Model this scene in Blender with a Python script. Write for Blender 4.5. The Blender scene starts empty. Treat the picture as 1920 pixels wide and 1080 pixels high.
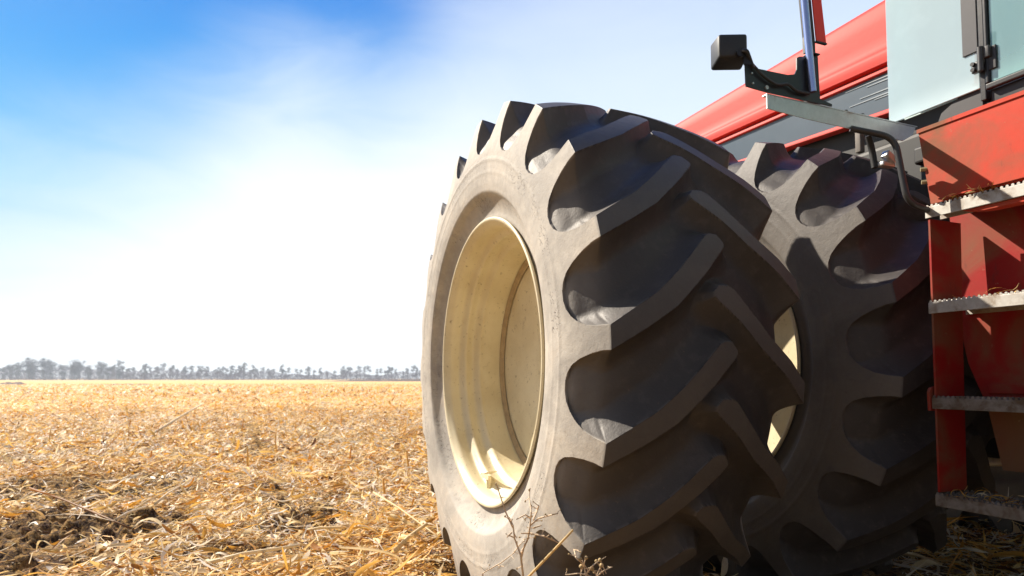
import bpy, bmesh, math, random
import numpy as np
from mathutils import Vector, Matrix
R = math.radians
rng = np.random.default_rng(7)
random.seed(7)
SC = bpy.context.scene
COL = SC.collection

# ------------------------------------------------------------------ camera
CAM_H = 0.8807
cd = bpy.data.cameras.new('camera')
cam = bpy.data.objects.new('camera', cd)
COL.objects.link(cam)
cam.location = (0, 0, CAM_H)
cam.rotation_euler = (R(90 + 3.150), 0, 0)
cd.sensor_width = 36.0
cd.lens = 1194.56 / 1920 * 36.0
cd.shift_y = 104.26 / 1920
cd.clip_start = 0.05
cd.clip_end = 6000
cd.dof.use_dof = True
cd.dof.focus_distance = 2.15
cd.dof.aperture_fstop = 4.5
SC.camera = cam

# ------------------------------------------------------------------ light
SUN_DIR = Vector((-1.4556, 0.9172, 1.4000)).normalized()      # towards the sun
SUN_EL = math.asin(SUN_DIR.z)
SUN_AZ = math.atan2(SUN_DIR.x, SUN_DIR.y)
w = bpy.data.worlds.new('World')
SC.world = w
w.use_nodes = True
nt = w.node_tree
nt.nodes.clear()


class NT:
    """small node building helper"""
    def __init__(s, tree):
        s.t = tree

    def n(s, kind, **kw):
        nd = s.t.nodes.new(kind)
        for k, v in kw.items():
            if k == 'inp':
                for a, b in v.items():
                    if isinstance(b, bpy.types.NodeSocket):
                        s.t.links.new(b, nd.inputs[a])
                    else:
                        nd.inputs[a].default_value = b
            else:
                setattr(nd, k, v)
        return nd

    def math(s, op, a, b=0.5, c=None, clamp=False):
        d = {0: a, 1: b}
        if c is not None:
            d[2] = c
        return s.n('ShaderNodeMath', operation=op, use_clamp=clamp, inp=d).outputs[0]

    def mapr(s, v, a, b, c=0.0, d=1.0, smooth=True):
        m = s.n('ShaderNodeMapRange', inp={'Value': v, 'From Min': a, 'From Max': b, 'To Min': c, 'To Max': d})
        if smooth:
            m.interpolation_type = 'SMOOTHSTEP'
        return m.outputs['Result']

    def mix(s, f, a, b, blend='MIX'):
        m = s.n('ShaderNodeMix', data_type='RGBA', blend_type=blend)
        m.inputs[0].default_value = f if not isinstance(f, bpy.types.NodeSocket) else 0
        for i, v in ((0, f), (6, a), (7, b)):
            if isinstance(v, bpy.types.NodeSocket):
                s.t.links.new(v, m.inputs[i])
            else:
                m.inputs[i].default_value = v if i == 0 else (*v[:3], 1)
        return m.outputs[2]

    def noise(s, vec, scale, detail=4, rough=0.55, dist=0.0):
        m = s.n('ShaderNodeTexNoise', inp={'Scale': scale, 'Detail': detail, 'Roughness': rough, 'Distortion': dist})
        if vec is not None:
            s.t.links.new(vec, m.inputs['Vector'])
        return m.outputs[0]

    def mapping(s, vec, scale=(1, 1, 1), loc=(0, 0, 0), rot=(0, 0, 0)):
        m = s.n('ShaderNodeMapping', inp={'Scale': scale, 'Location': loc, 'Rotation': rot})
        s.t.links.new(vec, m.inputs['Vector'])
        return m.outputs[0]

    def ramp(s, f, stops, interp='LINEAR'):
        m = s.n('ShaderNodeValToRGB')
        m.color_ramp.interpolation = interp
        el = m.color_ramp.elements
        while len(el) < len(stops):
            el.new(0.5)
        for e, (p, c) in zip(el, stops):
            e.position = p
            e.color = (*c[:3], 1)
        s.t.links.new(f, m.inputs[0])
        return m.outputs[0]


W = NT(nt)
sky = W.n('ShaderNodeTexSky', sky_type='NISHITA', sun_disc=False)
sky.sun_elevation = SUN_EL
sky.sun_rotation = SUN_AZ
sky.air_density = 1.0
sky.dust_density = 1.0
sky.ozone_density = 2.5
tc = W.n('ShaderNodeTexCoord').outputs['Generated']
hs = W.n('ShaderNodeHueSaturation', inp={'Saturation': 1.55, 'Value': 1.0, 'Hue': 0.5, 'Color': sky.outputs[0]})
# thin bright veil of cloud: closed low down and to the right, open at the top and far left
sep = W.n('ShaderNodeSeparateXYZ', inp={0: tc})
az = W.math('ARCTAN2', sep.outputs[0], sep.outputs[1])
el = W.math('ARCSINE', sep.outputs[2])
nz = W.noise(W.mapping(tc, (1.0, 1.0, 2.0)), 2.1, 5, 0.5, 0.4)
nzf = W.noise(W.mapping(tc, (1.2, 1.0, 3.4), rot=(0, 0.6, 0)), 3.6, 7, 0.55, 0.8)
t1 = W.mapr(az, -0.72, -0.30)            # the veil hangs lower and thins out slowly at the far left
t2 = W.mapr(az, -0.25, 0.15)             # and spreads upwards to the right
back = W.math('MAXIMUM', W.mapr(az, 0.75, 1.3, 0.0, 0.75), W.mapr(az, -1.45, -1.75, 0.0, 0.75))
lft = W.mapr(az, -1.25, -0.85)           # beyond the picture's left edge the veil closes again
lo_ = W.math('ADD', W.math('ADD', 0.00, W.math('MULTIPLY', t1, 0.26)), W.math('MULTIPLY', W.math('SUBTRACT', 1.0, lft), 0.30))
hi_ = W.math('ADD', W.math('ADD', 0.42, W.math('MULTIPLY', t1, 0.16)), W.math('MULTIPLY', t2, 0.55))
e2 = W.math('ADD', W.math('ADD', el, back), W.math('ADD', W.math('MULTIPLY', W.math('SUBTRACT', nz, 0.5), 0.09), W.math('MULTIPLY', W.math('SUBTRACT', nzf, 0.5), 0.11)))
cov = W.math('SUBTRACT', 1.0, W.math('DIVIDE', W.math('SUBTRACT', e2, lo_), W.math('SUBTRACT', hi_, lo_)), clamp=True)
cov = W.mapr(cov, 0.05, 1.0, 0.0, 1.0)
cov = W.math('MULTIPLY', cov, W.mapr(W.math('MULTIPLY', t2, el), 0.08, 0.40, 1.0, 0.80))
cov = W.math('MULTIPLY', cov, W.mapr(el, 0.55, 0.85, 1.0, 0.10))
front = W.math('MULTIPLY', W.mapr(az, -1.3, -0.9), W.mapr(az, 1.2, 0.8))
soft = W.n('ShaderNodeHueSaturation', inp={'Saturation': 0.75, 'Value': 0.9, 'Color': sky.outputs[0]}).outputs[0]
azure = W.ramp(W.mapr(el, 0.05, 0.62, 0, 1, False), [(0, (.19, .60, 1.0)), (.35, (.065, .56, 1.0)), (.66, (.006, .38, .98)), (1, (.002, .20, .84))])
azure = W.mix(1.0, azure, (9.6, 9.6, 9.6), 'MULTIPLY')
blue = W.mix(W.math('MULTIPLY', front, .85), soft, azure)
skyc = W.mix(cov, blue, (10.1, 10.7, 11.1))
bg = W.n('ShaderNodeBackground', inp={'Color': skyc, 'Strength': 0.054})
out = W.n('ShaderNodeOutputWorld', inp={'Surface': bg.outputs[0]})

sl = bpy.data.lights.new('sun', 'SUN')
sl.energy = 5.0
sl.angle = R(0.53)
sl.color = (1.0, 0.90, 0.76)
so = bpy.data.objects.new('sun', sl)
COL.objects.link(so)
so.rotation_euler = (-SUN_DIR).to_track_quat('-Z', 'Y').to_euler()
SC.view_settings.view_transform = 'Standard'
SC.view_settings.look = 'None'
SC.view_settings.exposure = 0.95
SC.view_settings.gamma = 1.0

# ------------------------------------------------------------------ helpers
def tag(o, label=None, cat=None, group=None, kind=None):
    if label: o['label'] = label
    if cat: o['category'] = cat
    if group: o['group'] = group
    if kind: o['kind'] = kind
    return o


def empty(name, loc=(0, 0, 0), rz=0, parent=None):
    o = bpy.data.objects.new(name, None)
    o.empty_display_size = 0.1
    COL.objects.link(o)
    o.location = loc
    o.rotation_euler = (0, 0, rz)
    o.parent = parent
    return o


def link(name, me, mat=None, parent=None):
    o = bpy.data.objects.new(name, me)
    COL.objects.link(o)
    o.parent = parent
    if mat is not None:
        me.materials.append(mat)
    return o


def np_mesh(name, v, quads=None, tris=None, smooth=True, sharp=None, attrs=None):
    me = bpy.data.meshes.new(name)
    v = np.ascontiguousarray(v, dtype=np.float32).reshape(-1, 3)
    me.vertices.add(len(v))
    me.vertices.foreach_set('co', v.ravel())
    idx, starts, tot = [], [], 0
    if quads is not None and len(quads):
        idx.append(quads.astype(np.int32).ravel()); starts.append(np.arange(len(quads)) * 4 + tot); tot += len(quads) * 4
    if tris is not None and len(tris):
        idx.append(tris.astype(np.int32).ravel()); starts.append(np.arange(len(tris)) * 3 + tot); tot += len(tris) * 3
    idx = np.concatenate(idx); starts = np.concatenate(starts).astype(np.int32)
    me.loops.add(len(idx)); me.loops.foreach_set('vertex_index', idx)
    me.polygons.add(len(starts)); me.polygons.foreach_set('loop_start', starts)
    me.update(calc_edges=True)
    me.polygons.foreach_set('use_smooth', np.full(len(starts), smooth))
    if sharp is not None:
        me.set_sharp_from_angle(angle=R(sharp))
    for k, a in (attrs or {}).items():
        at = me.attributes.new(k, 'FLOAT', 'POINT')
        at.data.foreach_set('value', np.ascontiguousarray(a, dtype=np.float32).ravel())
    return me


def bm_obj(name, bm, mat, parent=None, smooth=False, sharp=35):
    bmesh.ops.recalc_face_normals(bm, faces=bm.faces)
    me = bpy.data.meshes.new(name)
    bm.to_mesh(me); bm.free()
    if smooth:
        me.polygons.foreach_set('use_smooth', [True] * len(me.polygons))
        me.set_sharp_from_angle(angle=R(sharp))
    return link(name, me, mat, parent)


def add_box(bm, x0, x1, y0, y1, z0, z1, bev=0.0, M=None):
    n0 = len(bm.verts)
    b = bmesh.new()
    vs = [b.verts.new((x, y, z)) for x in (x0, x1) for y in (y0, y1) for z in (z0, z1)]
    for f in ((0, 1, 3, 2), (4, 6, 7, 5), (0, 4, 5, 1), (2, 3, 7, 6), (0, 2, 6, 4), (1, 5, 7, 3)):
        b.faces.new([vs[i] for i in f])
    if bev > 0:
        bmesh.ops.bevel(b, geom=b.edges[:], offset=bev, segments=3, profile=0.5, affect='EDGES')
    if M is not None:
        b.transform(M)
    me = bpy.data.meshes.new('tmp'); b.to_mesh(me); b.free()
    bm.from_mesh(me); bpy.data.meshes.remove(me)


def add_prism(bm, poly, axis, lo, hi, bev=0.0):
    """extrude a 2D polygon along axis ('x','y','z') between lo and hi; poly in the two other axes"""
    b = bmesh.new()
    def P(p, t):
        return {'x': (t, p[0], p[1]), 'y': (p[0], t, p[1]), 'z': (p[0], p[1], t)}[axis]
    A = [b.verts.new(P(p, lo)) for p in poly]
    B = [b.verts.new(P(p, hi)) for p in poly]
    b.faces.new(A); b.faces.new(B[::-1])
    n = len(poly)
    for i in range(n):
        b.faces.new((A[i], B[i], B[(i + 1) % n], A[(i + 1) % n]))
    if bev > 0:
        bmesh.ops.bevel(b, geom=b.edges[:], offset=bev, segments=2, profile=0.5, affect='EDGES')
    me = bpy.data.meshes.new('tmp'); b.to_mesh(me); b.free()
    bm.from_mesh(me); bpy.data.meshes.remove(me)


def add_tube(bm, pts, rad, seg=16, cap=True):
    pts = [Vector(p) for p in pts]
    rads = rad if isinstance(rad, (list, tuple)) else [rad] * len(pts)
    rings = []
    t = (pts[1] - pts[0]).normalized()
    up = Vector((0, 0, 1)) if abs(t.z) < 0.9 else Vector((1, 0, 0))
    u = t.cross(up).normalized()
    for i, p in enumerate(pts):
        if i == 0: t = (pts[1] - pts[0]).normalized()
        elif i == len(pts) - 1: t = (pts[-1] - pts[-2]).normalized()
        else: t = (pts[i + 1] - pts[i - 1]).normalized()
        u = (u - t * u.dot(t)).normalized()
        v = t.cross(u)
        rings.append([bm.verts.new(p + (u * math.cos(2 * math.pi * k / seg) + v * math.sin(2 * math.pi * k / seg)) * rads[i]) for k in range(seg)])
    for a, b in zip(rings[:-1], rings[1:]):
        for k in range(seg):
            bm.faces.new((a[k], a[(k + 1) % seg], b[(k + 1) % seg], b[k]))
    if cap:
        bm.faces.new(rings[0][::-1]); bm.faces.new(rings[-1])


def rounded(pts, rad, n=6):
    """polyline with rounded corners"""
    pts = [Vector(p) for p in pts]
    o = [pts[0]]
    for a, b, c in zip(pts[:-2], pts[1:-1], pts[2:]):
        d1 = (a - b).normalized(); d2 = (c - b).normalized()
        k = min(rad, (a - b).length * .45, (c - b).length * .45)
        p1 = b + d1 * k; p2 = b + d2 * k
        for i in range(n + 1):
            t = i / n
            o.append(p1 * (1 - t) ** 2 + b * 2 * t * (1 - t) + p2 * t * t)
    o.append(pts[-1])
    return o


def lathe(prof, n=128):
    """prof (y, r) revolved about the local Y axis; returns verts, quads"""
    th = np.arange(n) / n * 2 * np.pi
    p = np.array(prof)
    v = np.stack([-p[:, 1][None] * np.cos(th)[:, None], np.repeat(p[:, 0][None], n, 0), p[:, 1][None] * np.sin(th)[:, None]], -1)
    m = len(p)
    i, j = np.meshgrid(np.arange(n), np.arange(m - 1), indexing='ij')
    q = np.stack([i * m + j, i * m + j + 1, ((i + 1) % n) * m + j + 1, ((i + 1) % n) * m + j], -1).reshape(-1, 4)
    return v.reshape(-1, 3), q


# value noise in numpy, shared by the ground and what lies on it
_H = rng.random((256, 256))
def vnoise(x, y, seed=0):
    x = x + seed * 17.3; y = y + seed * 9.1
    xi = np.floor(x).astype(int); yi = np.floor(y).astype(int)
    fx = x - xi; fy = y - yi
    fx = fx * fx * (3 - 2 * fx); fy = fy * fy * (3 - 2 * fy)
    h = lambda a, b: _H[a & 255, b & 255]
    return (h(xi, yi) * (1 - fx) * (1 - fy) + h(xi + 1, yi) * fx * (1 - fy) + h(xi, yi + 1) * (1 - fx) * fy + h(xi + 1, yi + 1) * fx * fy)
def fbm(x, y, seed=0, o=4):
    s = 0; a = 0.5
    for k in range(o):
        s = s + a * vnoise(x, y, seed + k); x = x * 2.03; y = y * 2.03; a *= .5
    return s

# ------------------------------------------------------------------ materials
def mat(name):
    m = bpy.data.materials.new(name)
    m.use_nodes = True
    m.node_tree.nodes.clear()
    return m, NT(m.node_tree)


def finish(N, shader, disp=None):
    N.n('ShaderNodeOutputMaterial', inp={'Surface': shader})


def bump(N, h, dist, strength=1.0):
    return N.n('ShaderNodeBump', inp={'Height': h, 'Distance': dist, 'Strength': strength}).outputs[0]


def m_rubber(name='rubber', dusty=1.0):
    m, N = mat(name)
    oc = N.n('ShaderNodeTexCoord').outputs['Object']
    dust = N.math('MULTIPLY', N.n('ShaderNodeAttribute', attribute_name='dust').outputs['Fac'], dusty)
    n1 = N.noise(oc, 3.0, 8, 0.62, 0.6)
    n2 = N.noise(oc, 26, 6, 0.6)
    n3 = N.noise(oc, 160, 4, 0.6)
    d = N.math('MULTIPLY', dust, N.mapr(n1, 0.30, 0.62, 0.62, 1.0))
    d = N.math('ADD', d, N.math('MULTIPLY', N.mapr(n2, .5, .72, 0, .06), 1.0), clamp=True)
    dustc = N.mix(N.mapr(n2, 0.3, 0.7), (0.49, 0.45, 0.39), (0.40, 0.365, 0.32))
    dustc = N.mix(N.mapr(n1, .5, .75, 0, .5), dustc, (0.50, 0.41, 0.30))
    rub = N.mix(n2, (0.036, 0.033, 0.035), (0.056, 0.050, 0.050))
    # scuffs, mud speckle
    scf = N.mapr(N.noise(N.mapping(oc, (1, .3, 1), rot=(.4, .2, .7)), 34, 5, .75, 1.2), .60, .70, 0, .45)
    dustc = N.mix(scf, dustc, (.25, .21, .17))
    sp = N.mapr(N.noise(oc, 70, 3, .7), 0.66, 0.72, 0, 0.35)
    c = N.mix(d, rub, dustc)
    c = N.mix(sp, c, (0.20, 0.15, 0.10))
    # short radial cracks in the sidewall
    sx = N.n('ShaderNodeSeparateXYZ', inp={0: oc})
    an = N.math('ARCTAN2', sx.outputs[0], sx.outputs[2])
    rr_ = N.math('SQRT', N.math('ADD', N.math('MULTIPLY', sx.outputs[0], sx.outputs[0]), N.math('MULTIPLY', sx.outputs[2], sx.outputs[2])))
    pv = N.n('ShaderNodeCombineXYZ', inp={0: N.math('MULTIPLY', an, 58.0), 1: N.math('ADD', N.math('MULTIPLY', rr_, 95.0), N.math('MULTIPLY', an, 30.0)), 2: 0.0}).outputs[0]
    vor = N.n('ShaderNodeTexVoronoi', feature='DISTANCE_TO_EDGE', inp={'Vector': pv, 'Scale': 1.0}).outputs['Distance']
    zone = N.math('MAXIMUM', N.math('MULTIPLY', N.mapr(rr_, .725, .745), N.mapr(rr_, .80, .775)), N.math('MULTIPLY', N.mapr(rr_, .60, .615), N.mapr(rr_, .665, .645)))
    crack = N.math('MULTIPLY', N.mapr(vor, 0.01, 0.05, 1, 0), N.mapr(N.noise(pv, .8, 2), .50, .58))
    crack = N.math('MULTIPLY', crack, N.math('MULTIPLY', zone, N.mapr(N.noise(oc, 5, 2), .42, .55)))
    crack = N.math('MULTIPLY', crack, dust)
    c = N.mix(N.math('MULTIPLY', crack, 0.85), c, (0.08, 0.065, 0.055))
    h = N.math('ADD', N.math('MULTIPLY', n3, .25), N.math('MULTIPLY', n2, .8))
    h = N.math('SUBTRACT', h, N.math('MULTIPLY', crack, 1.0))
    p = N.n('ShaderNodeBsdfPrincipled', inp={'Base Color': c, 'Roughness': N.mapr(d, 0, 1, .52, .75), 'Normal': bump(N, h, .0028, .9), 'Specular IOR Level': .40 * (1.0 if dusty > .9 else .6)})
    finish(N, p.outputs[0]); return m


def m_cream():
    m, N = mat('cream_paint')
    oc = N.n('ShaderNodeTexCoord').outputs['Object']
    n1 = N.noise(oc, 5, 7, .6); n2 = N.noise(oc, 60, 4, .6)
    c = N.mix(N.mapr(n1, .35, .7), (0.72, 0.64, 0.44), (0.62, 0.53, 0.34))
    c = N.mix(N.mapr(n2, .60, .74, 0, .7), c, (0.26, .19, .10))
    r = N.mapr(N.noise(N.mapping(oc, (1, 14, 1)), 9, 6, .7), .62, .7, 0, .5)
    c = N.mix(r, c, (.34, .25, .14))
    p = N.n('ShaderNodeBsdfPrincipled', inp={'Base Color': c, 'Roughness': .42, 'Normal': bump(N, n2, .0008, .5)})
    finish(N, p.outputs[0]); return m


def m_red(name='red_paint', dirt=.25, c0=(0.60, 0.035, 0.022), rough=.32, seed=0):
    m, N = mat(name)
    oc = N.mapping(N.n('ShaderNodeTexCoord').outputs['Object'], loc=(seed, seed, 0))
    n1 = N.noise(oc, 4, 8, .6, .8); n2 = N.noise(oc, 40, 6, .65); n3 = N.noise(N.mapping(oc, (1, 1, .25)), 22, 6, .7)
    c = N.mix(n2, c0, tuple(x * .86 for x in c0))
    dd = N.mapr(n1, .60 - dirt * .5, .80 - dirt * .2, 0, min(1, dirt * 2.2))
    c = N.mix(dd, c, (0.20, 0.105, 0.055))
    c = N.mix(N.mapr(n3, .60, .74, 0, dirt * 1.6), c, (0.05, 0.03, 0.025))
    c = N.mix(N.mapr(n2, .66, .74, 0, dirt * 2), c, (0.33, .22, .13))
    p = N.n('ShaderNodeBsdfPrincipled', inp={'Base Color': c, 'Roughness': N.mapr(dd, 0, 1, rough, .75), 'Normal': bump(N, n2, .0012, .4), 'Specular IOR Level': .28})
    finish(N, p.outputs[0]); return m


def m_simple(name, c, rough=.5, metal=0.0, var=.25, scale=20, dirt=0.0, dirtc=(.22, .16, .1), bumpd=.0006):
    m, N = mat(name)
    oc = N.n('ShaderNodeTexCoord').outputs['Object']
    n = N.noise(oc, scale, 6, .6)
    n2 = N.noise(oc, scale * .35, 6, .65, .5)
    col = N.mix(n, tuple(x * (1 + var) for x in c), tuple(x * (1 - var) for x in c))
    f = N.mapr(n2, .62 - dirt * .4, .78 - dirt * .2, 0, min(1, dirt * 1.8))
    col = N.mix(f, col, dirtc)
    p = N.n('ShaderNodeBsdfPrincipled', inp={'Base Color': col, 'Roughness': N.mapr(f, 0, 1, rough, .8), 'Metallic': N.math('MULTIPLY', N.math('SUBTRACT', 1.0, f), metal), 'Normal': bump(N, n, bumpd, .5)})
    finish(N, p.outputs[0]); return m


def m_straw():
    m, N = mat('straw')
    t = N.n('ShaderNodeAttribute', attribute_name='tone').outputs['Fac']
    oc = N.n('ShaderNodeTexCoord').outputs['Object']
    n = N.noise(oc, 90, 3, .6)
    c = N.ramp(t, [(0, (0.14, 0.06, 0.02)), (.16, (0.48, 0.22, 0.04)), (.38, (0.86, 0.46, 0.07)), (.62, (0.92, 0.66, 0.22)), (.86, (0.96, 0.84, 0.54)), (1, (1.0, 0.96, 0.84))])
    c = N.mix(N.math('MULTIPLY', n, .5), c, (.45, .24, .07), 'MULTIPLY')
    p = N.n('ShaderNodeBsdfPrincipled', inp={'Base Color': c, 'Roughness': .55, 'Specular IOR Level': .4})
    tr = N.n('ShaderNodeBsdfTranslucent', inp={'Color': c})
    mx = N.n('ShaderNodeMixShader', inp={0: .33, 1: p.outputs[0], 2: tr.outputs[0]})
    finish(N, mx.outputs[0]); return m


def m_ground():
    m, N = mat('field_soil')
    oc = N.n('ShaderNodeTexCoord').outputs['Object']
    sx = N.n('ShaderNodeSeparateXYZ', inp={0: oc})
    dist = N.n('ShaderNodeVectorMath', operation='LENGTH', inp={0: oc}).outputs['Value']
    n1 = N.noise(oc, 1.3, 8, .65); n2 = N.noise(oc, 14, 8, .7); n3 = N.noise(oc, 70, 5, .7)
    soil = N.mix(n2, (0.030, 0.016, 0.010), (0.085, 0.048, 0.028))
    lit = N.ramp(N.noise(oc, 55, 6, .75), [(.3, (.12, .06, .025)), (.45, (.42, .23, .07)), (.58, (.70, .44, .15)), (.72, (.85, .66, .36))])
    cover = N.mapr(N.math('ADD', N.math('MULTIPLY', n2, .5), N.math('MULTIPLY', n3, .5)), .44, .56)
    near = N.mix(N.math('MULTIPLY', cover, N.mapr(dist, 3, 10, .55, .9)), soil, lit)
    # farther out the litter closes up, with long faint tillage bands
    band = N.noise(N.mapping(oc, (.10, .9, 1), rot=(0, 0, .22)), .5, 6, .65)
    g1 = N.noise(N.mapping(oc, (.7, .35, 1)), 2.2, 9, .78)
    far = N.ramp(g1, [(.30, (.36, .21, .07)), (.46, (.70, .44, .15)), (.60, (.80, .56, .25)), (.75, (.88, .70, .42))])
    far = N.mix(N.mapr(band, .50, .68, 0, .55), far, (.32, .19, .10))
    c = N.mix(N.mapr(dist, 9, 26), near, far)
    p = N.n('ShaderNodeBsdfPrincipled', inp={'Base Color': c, 'Roughness': .95, 'Specular IOR Level': .15, 'Normal': bump(N, N.math('ADD', n2, N.math('MULTIPLY', n3, .4)), .03, .7)})
    finish(N, p.outputs[0]); return m


def m_leafy(name, c1, c2):
    m, N = mat(name)
    oi = N.n('ShaderNodeObjectInfo').outputs['Random']
    oc = N.n('ShaderNodeTexCoord').outputs['Object']
    c = N.mix(N.noise(oc, .6, 4), c1, c2)
    c = N.mix(N.math('MULTIPLY', oi, .5), c, tuple(x * .6 for x in c1))
    d = N.n('ShaderNodeBsdfDiffuse', inp={'Color': c})
    t = N.n('ShaderNodeBsdfTranslucent', inp={'Color': c})
    mx = N.n('ShaderNodeMixShader', inp={0: .3, 1: d.outputs[0], 2: t.outputs[0]})
    finish(N, mx.outputs[0]); return m


WZG = 1.86
def m_glass(name='tinted_glass', tint=(.90, .985, .985), film=.40, filmc=(.74, .93, 1.0), gloss=.22):
    m, N = mat(name)
    oc = N.n('ShaderNodeTexCoord').outputs['Object']
    n = N.noise(oc, 6, 7, .6, .6)
    n2 = N.noise(N.mapping(oc, (3, 3, .7)), 30, 6, .7)
    z = N.n('ShaderNodeSeparateXYZ', inp={0: oc}).outputs[2]
    gl = N.n('ShaderNodeBsdfGlossy', inp={'Color': (.84, .985, 1.0, 1), 'Roughness': .03, 'Normal': bump(N, N.noise(N.mapping(oc, (1, 1, .35)), 5, 2, .4), .012, .35)})
    tr = N.n('ShaderNodeBsdfTransparent', inp={'Color': (*tint, 1)})
    di = N.n('ShaderNodeBsdfDiffuse', inp={'Color': (*filmc, 1)})
    fr = N.n('ShaderNodeFresnel', inp={'IOR': 1.9}).outputs[0]
    a = N.n('ShaderNodeMixShader', inp={0: N.math('ADD', N.math('MULTIPLY', fr, .8), gloss, clamp=True), 1: tr.outputs[0], 2: gl.outputs[0]})
    grime = N.math('MULTIPLY', N.mapr(N.math('ADD', z, N.math('MULTIPLY', n, .10)), WZG, WZG - .12), N.mapr(n, .3, .7, .25, .6))
    dirt = N.math('ADD', film, N.math('ADD', N.mapr(n, .45, .75, 0, .06), grime), clamp=True)  # film mixes dust with pale sky reflection put in as colour
    b = N.n('ShaderNodeMixShader', inp={0: dirt, 1: a.outputs[0], 2: di.outputs[0]})
    finish(N, b.outputs[0]); return m


RUB = m_rubber(); RUB2 = m_rubber('rubber_cleaner_shaded', .27); CREAM = m_cream()  # RUB2: less dust, and darkened further to deepen the inner tyre's shade
RED = m_red('hood_red_paint', .05, (.62, .036, .024), .60)
RED_D = m_red('dirty_red_paint', .44, (.60, .038, .010), .62, 3)
RED_P = m_red('ladder_red_shaded', .40, (.34, .010, .008), .6, 9)  # red darkened to carry the shade inside the ladder
BLACK = m_simple('black_paint', (.018, .018, .02), .35, 0, .3, 30, .1)
PLASTIC = m_simple('black_plastic', (.028, .03, .035), .5, 0, .2, 60, .08)
DARK = m_simple('dark_machine_paint', (.012, .012, .012), .6, 0, .3, 12, .2, (.05, .04, .03))
ALU = m_simple('galvanised_metal', (.62, .62, .60), .42, .75, .22, 45, .22)
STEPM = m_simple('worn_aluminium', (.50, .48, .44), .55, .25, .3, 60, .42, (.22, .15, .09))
TUBEM = m_simple('dark_grey_tube', (.05, .05, .052), .38, .2, .2, 30, .2)
CHROME = m_simple('polished_tube', (.45, .52, .80), .22, .85, .1, 10, .0)
STRIPE = m_simple('smoked_panel', (.075, .105, .135), .25, 0, .15, 6, .08, (.15, .15, .15), .0002)
REFL = m_simple('red_reflector', (.85, .02, .01), .25, 0, .05, 90)
GLASS = m_glass(); GLASS2 = m_glass('door_glass', (.80, .93, .94), .34, (.36, .62, .62), .26)
STRAW = m_straw(); GROUND = m_ground()

# ------------------------------------------------------------------ ground
def cover_mask(x, y):
    """0 = bare soil, 1 = full straw cover"""
    n = fbm(x * .85 + 3, y * .55, 3, 4)
    m = np.clip((n - .34) / .12, 0, 1)
    def blob(cx, cy, rx, ry, s=1.0):
        d = ((x - cx) / rx) ** 2 + ((y - cy) / ry) ** 2
        return s * np.clip(1.3 - d, 0, 1)
    # bare patches seen in the foreground
    b = np.maximum.reduce([blob(-2.45, 3.75, .62, .60, 1.25), blob(-3.5, 5.2, 1.1, .9, 1.0), blob(-1.35, 3.2, .42, .25, .95), blob(-1.25, 4.2, .28, .6, .8), blob(-2.6, 3.0, .8, .35, 1.2)])
    b = b * (0.55 + .9 * fbm(x * 3.1, y * 3.1, 11, 3))
    u = (x + .444 * y) / 1.094           # rows run towards the horizon
    tr = np.clip(1.15 - np.abs(u - .38 - .10 * (fbm(y * .5, y * 0, 41, 2) - .5)) / .17, 0, 1) * np.clip((fbm(x * .9, y * .45, 14, 3) - .30) / .2, 0, 1) * np.clip(1.6 - y / 11, 0, 1)
    tr = np.maximum(tr, .75 * np.clip(1.1 - np.abs(u + .95) / .34, 0, 1) * np.clip((fbm(x * 1.3, y * .8, 17, 3) - .34) / .2, 0, 1) * np.clip(1.8 - y / 5, 0, 1))
    row = .10 * np.cos(u * 2 * np.pi / .76)
    return np.clip(m * .45 + .55 + row - np.maximum(b * .93, tr), .07, 1)


def ground_h(x, y):
    d = np.hypot(x, y)
    f = np.clip(1 - d / 60, 0, 1)
    h = (fbm(x * 1.1, y * 1.1, 1, 4) - .47) * .16 * f
    bare = 1 - cover_mask(x, y)
    cl = fbm(x * 9, y * 9, 5, 4)
    h = h + (np.clip(cl - .42, 0, 1) * .30 * (.2 + bare) - .045 * bare) * np.clip(1 - d / 25, 0, 1)
    # firm pad under the tractor
    k = np.clip(1 - np.hypot((x - .6) / 3.2, (y - 2.6) / 1.8), 0, 1)
    k = np.clip(k * 3, 0, 1)
    return h * (1 - .75 * k) - .015


rr = np.concatenate([[0.0], np.geomspace(.25, 2.2, 30), np.geomspace(2.24, 14, 420), np.geomspace(14.3, 4500, 150)])
a1 = np.linspace(R(-45), R(45), 620); a2 = np.linspace(R(45), R(315), 120)[1:-1]
aa = np.concatenate([a1, a2])
A, B = np.meshgrid(aa, rr[1:], indexing='ij')
X = np.sin(A) * B; Y = np.cos(A) * B
V = np.stack([X, Y, ground_h(X, Y)], -1).reshape(-1, 3)
na, nr = A.shape
i, j = np.meshgrid(np.arange(na), np.arange(nr - 1), indexing='ij')
Q = np.stack([i * nr + j, i * nr + j + 1, ((i + 1) % na) * nr + j + 1, ((i + 1) % na) * nr + j], -1).reshape(-1, 4)
V = np.concatenate([V, [[0, 0, -.02]]])
ti = np.arange(na)
T = np.stack([ti * nr, ((ti + 1) % na) * nr, np.full(na, len(V) - 1)], -1)
g = link('ground', np_mesh('ground', V, Q[:, ::-1], T[:, ::-1]), GROUND)
tag(g, kind='structure')


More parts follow.
